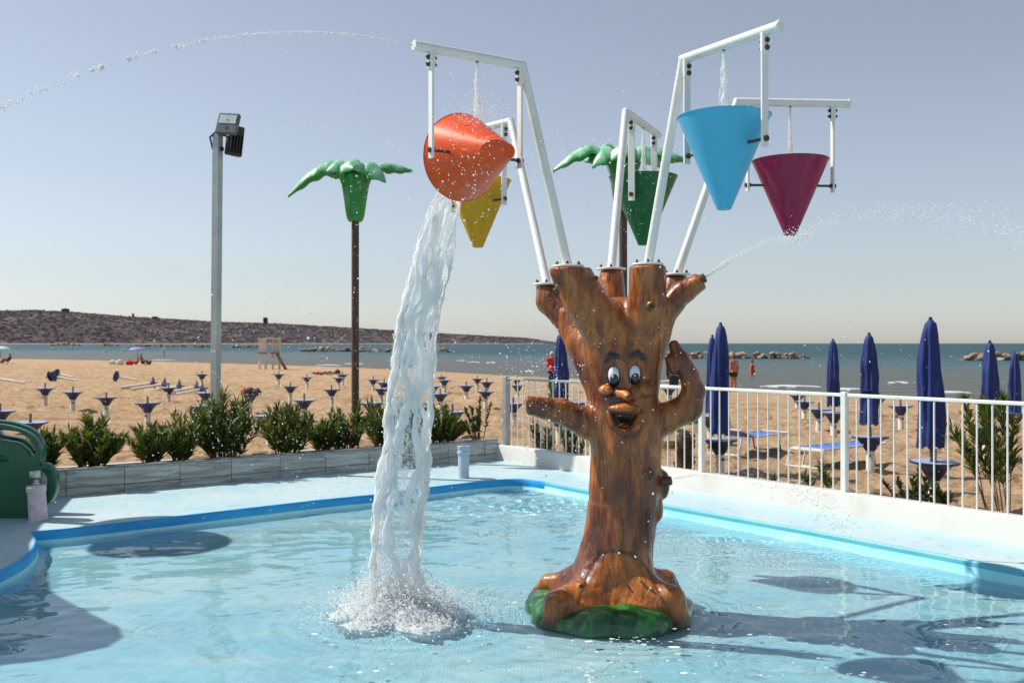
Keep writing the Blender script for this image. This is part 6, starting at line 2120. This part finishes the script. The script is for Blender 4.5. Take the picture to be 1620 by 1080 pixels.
def planter_at(px, o=.42):
    k = (px - 810) / F
    # point on the planter centre line seen at px
    c = CORNER + N1 * o
    s = (c[0] - k * c[1]) / (UP_[0] - k * UP_[1])
    q = c - UP_ * s
    return np.array([q[0], q[1], .24])
def bush(px, wpx, top, label, nleaf=1300, **kw):
    b = planter_at(px); s = b[1] / F
    h = CAMZ - (top - 543) * s - b[2]
    return plant(b, wpx * s * 1.2, h * 1.06, kw.pop('nstem', 30), int(nleaf * 1.25), kw.pop('ll', .14), kw.pop('lw', .027), label, 'bush', **kw)
bush(72, 46, 690, 'small oleander half hidden behind the green play figure', 600)
bush(145, 98, 671, 'leftmost full oleander bush, round and bushy in the planter', 1900, nstem=44)
bush(240, 66, 684, 'low straggly oleander left of the lamp post', 800)
bush(285, 60, 668, 'upright oleander just left of the lamp post', 900)
bush(356, 108, 637, 'tallest planter oleander standing in front of the lamp post', 2300, nstem=50)
bush(452, 84, 650, 'oleander with a few pink flowers right of the lamp post', 1600, flowers=5, nstem=40)
bush(512, 50, 672, 'small yellowish oleander left of the palm post', 700)
bush(545, 66, 655, 'oleander just left of the brown palm post', 1000)
bush(566, 26, 620, 'single thin oleander shoot standing before the palm post', 160, nstem=3, spread=.4)
bush(604, 76, 644, 'oleander between the palm post and the falling water', 1400, nstem=34)
bush(650, 80, 640, 'oleander hidden behind the falling water', 1200)
bush(700, 76, 652, 'oleander just right of the falling water', 1400, nstem=34)
b = planter_at(758); s = b[1] / F
plant(b, 62 * s, CAMZ - (630 - 543) * s - b[2], 13, 620, .062, .034, 'dark round leaved shrub at the right end of the planter', 'bush', mleaf='leaf_dark', name='round_leaf_shrub', low=.3, group='shrubs of other kinds')
# beyond the fence
def fplant(px, base_y, wpx, top, label, nleaf, **kw):
    q = G(px, base_y); s = q[1] / F
    h = CAMZ - (top - 543) * s - q[2]
    return plant(q, wpx * s, h, kw.pop('nstem', 8), nleaf, kw.pop('ll', .15), kw.pop('lw', .022), label, 'plant', **kw)
fplant(872, 722, 40, 588, 'thin tall oleander behind the fence near the red shirted person', 260, nstem=4, low=.72, spread=.4, name='oleander_bush')
fplant(862, 722, 50, 655, 'spiky dark plant at the fence under the left arm', 420, nstem=7, mleaf='leaf_dark')
fplant(905, 735, 60, 660, 'wide dark plant at the fence left of the trunk', 600, nstem=10, mleaf='leaf_dark')
fplant(1226, 772, 20, 748, 'tiny sprig at the kerb right of the hand', 50, nstem=3, ll=.07)
fplant(1298, 790, 62, 738, 'sparse young oleander left of the middle fence post', 200, nstem=5, low=.6)
fplant(1265, 782, 30, 760, 'small low weed at the kerb', 90, nstem=4, ll=.06, mleaf='leaf_dark')
fplant(1440, 806, 96, 745, 'low round leaved shrub in front of the tallest parasol base', 420, nstem=12, ll=.07, lw=.04, mleaf='leaf_dark', low=.2)
fplant(1490, 806, 60, 765, 'small leafy clump right of the tallest parasol base', 260, nstem=9, ll=.08, lw=.034)
fplant(1600, 836, 170, 602, 'big leggy oleander at the right edge behind the fence', 1150, nstem=11, low=.45, ll=.15, lw=.027, spread=1.25)
fplant(1566, 832, 110, 596, 'tall left shoot of the leggy oleander', 330, nstem=4, low=.6, lean=-.16, ll=.15, lw=.026)

# fan palm behind the fence
q = G(1082, 748)
fpalm = thing('fan_palm', q, 'small fan palm with shaggy brown trunk behind the fence', 'palm', 'shrubs of other kinds')
MB().lathe(q, [(.13, -.1), (.14, .1), (.12, .3), (.13, .5), (.08, .6)], 12).build('trunk', 'cord_dark', fpalm)
L = []; Fc = []; rnd = []; nv = 0
hub = q + [0, 0, .52]
for s in range(20):
    az = RNG.uniform(0, 2 * math.pi); el = RNG.uniform(-.4, 1.25)
    d = np.array([math.cos(az) * math.cos(el), math.sin(az) * math.cos(el), math.sin(el)])
    c = hub + d * RNG.uniform(.22, .38)
    sd = np.cross(d, [0, 0, 1.]); sd /= np.linalg.norm(sd)
    for k in range(17):
        a = (k / 16 - .5) * 2.5
        e = d * math.cos(a) + sd * math.sin(a)
        l = .36 * (1 - .2 * abs(a)) * RNG.uniform(.85, 1.1)
        pn = np.cross(sd, d)
        sdd = np.cross(e, pn) * .014
        tip = c + e * l + np.array([0, 0, -.05 * l * 2])
        L += [c, c + e * l * .45 + sdd, c + e * l * .45 - sdd, tip]
        Fc += [(nv, nv + 1, nv + 2), (nv + 1, nv + 3, nv + 2)]
        rnd += [RNG.uniform(.2, .9) if el > 0 else 1.0] * 4; nv += 4
link('fronds', np.array(L), np.array(Fc), 'leaf_palm', fpalm, smooth=False, attrs={'rnd': rnd})
mb = MB()
for _ in range(40):
    a = RNG.uniform(0, 2 * math.pi); z = RNG.uniform(0, .55)
    mb.box(q + [.13 * math.cos(a), .13 * math.sin(a), z], (.05, .05, .09), np.array(Matrix.Rotation(a, 3, 'Z') @ Matrix.Rotation(.4, 3, 'Y')))
tag(mb.build('bark_stubs', 'cord_dark', fpalm, smooth=False), kind='stuff')



# sunlight refracted by the pool water onto what lies under it
water.cycles.is_caustics_caster = True
for o in bpy.data.objects:
    if o.type == 'MESH' and (o.name.startswith(('pool_floor', 'pool_side', 'grass_base')) or o is trunk):
        o.cycles.is_caustics_receiver = True
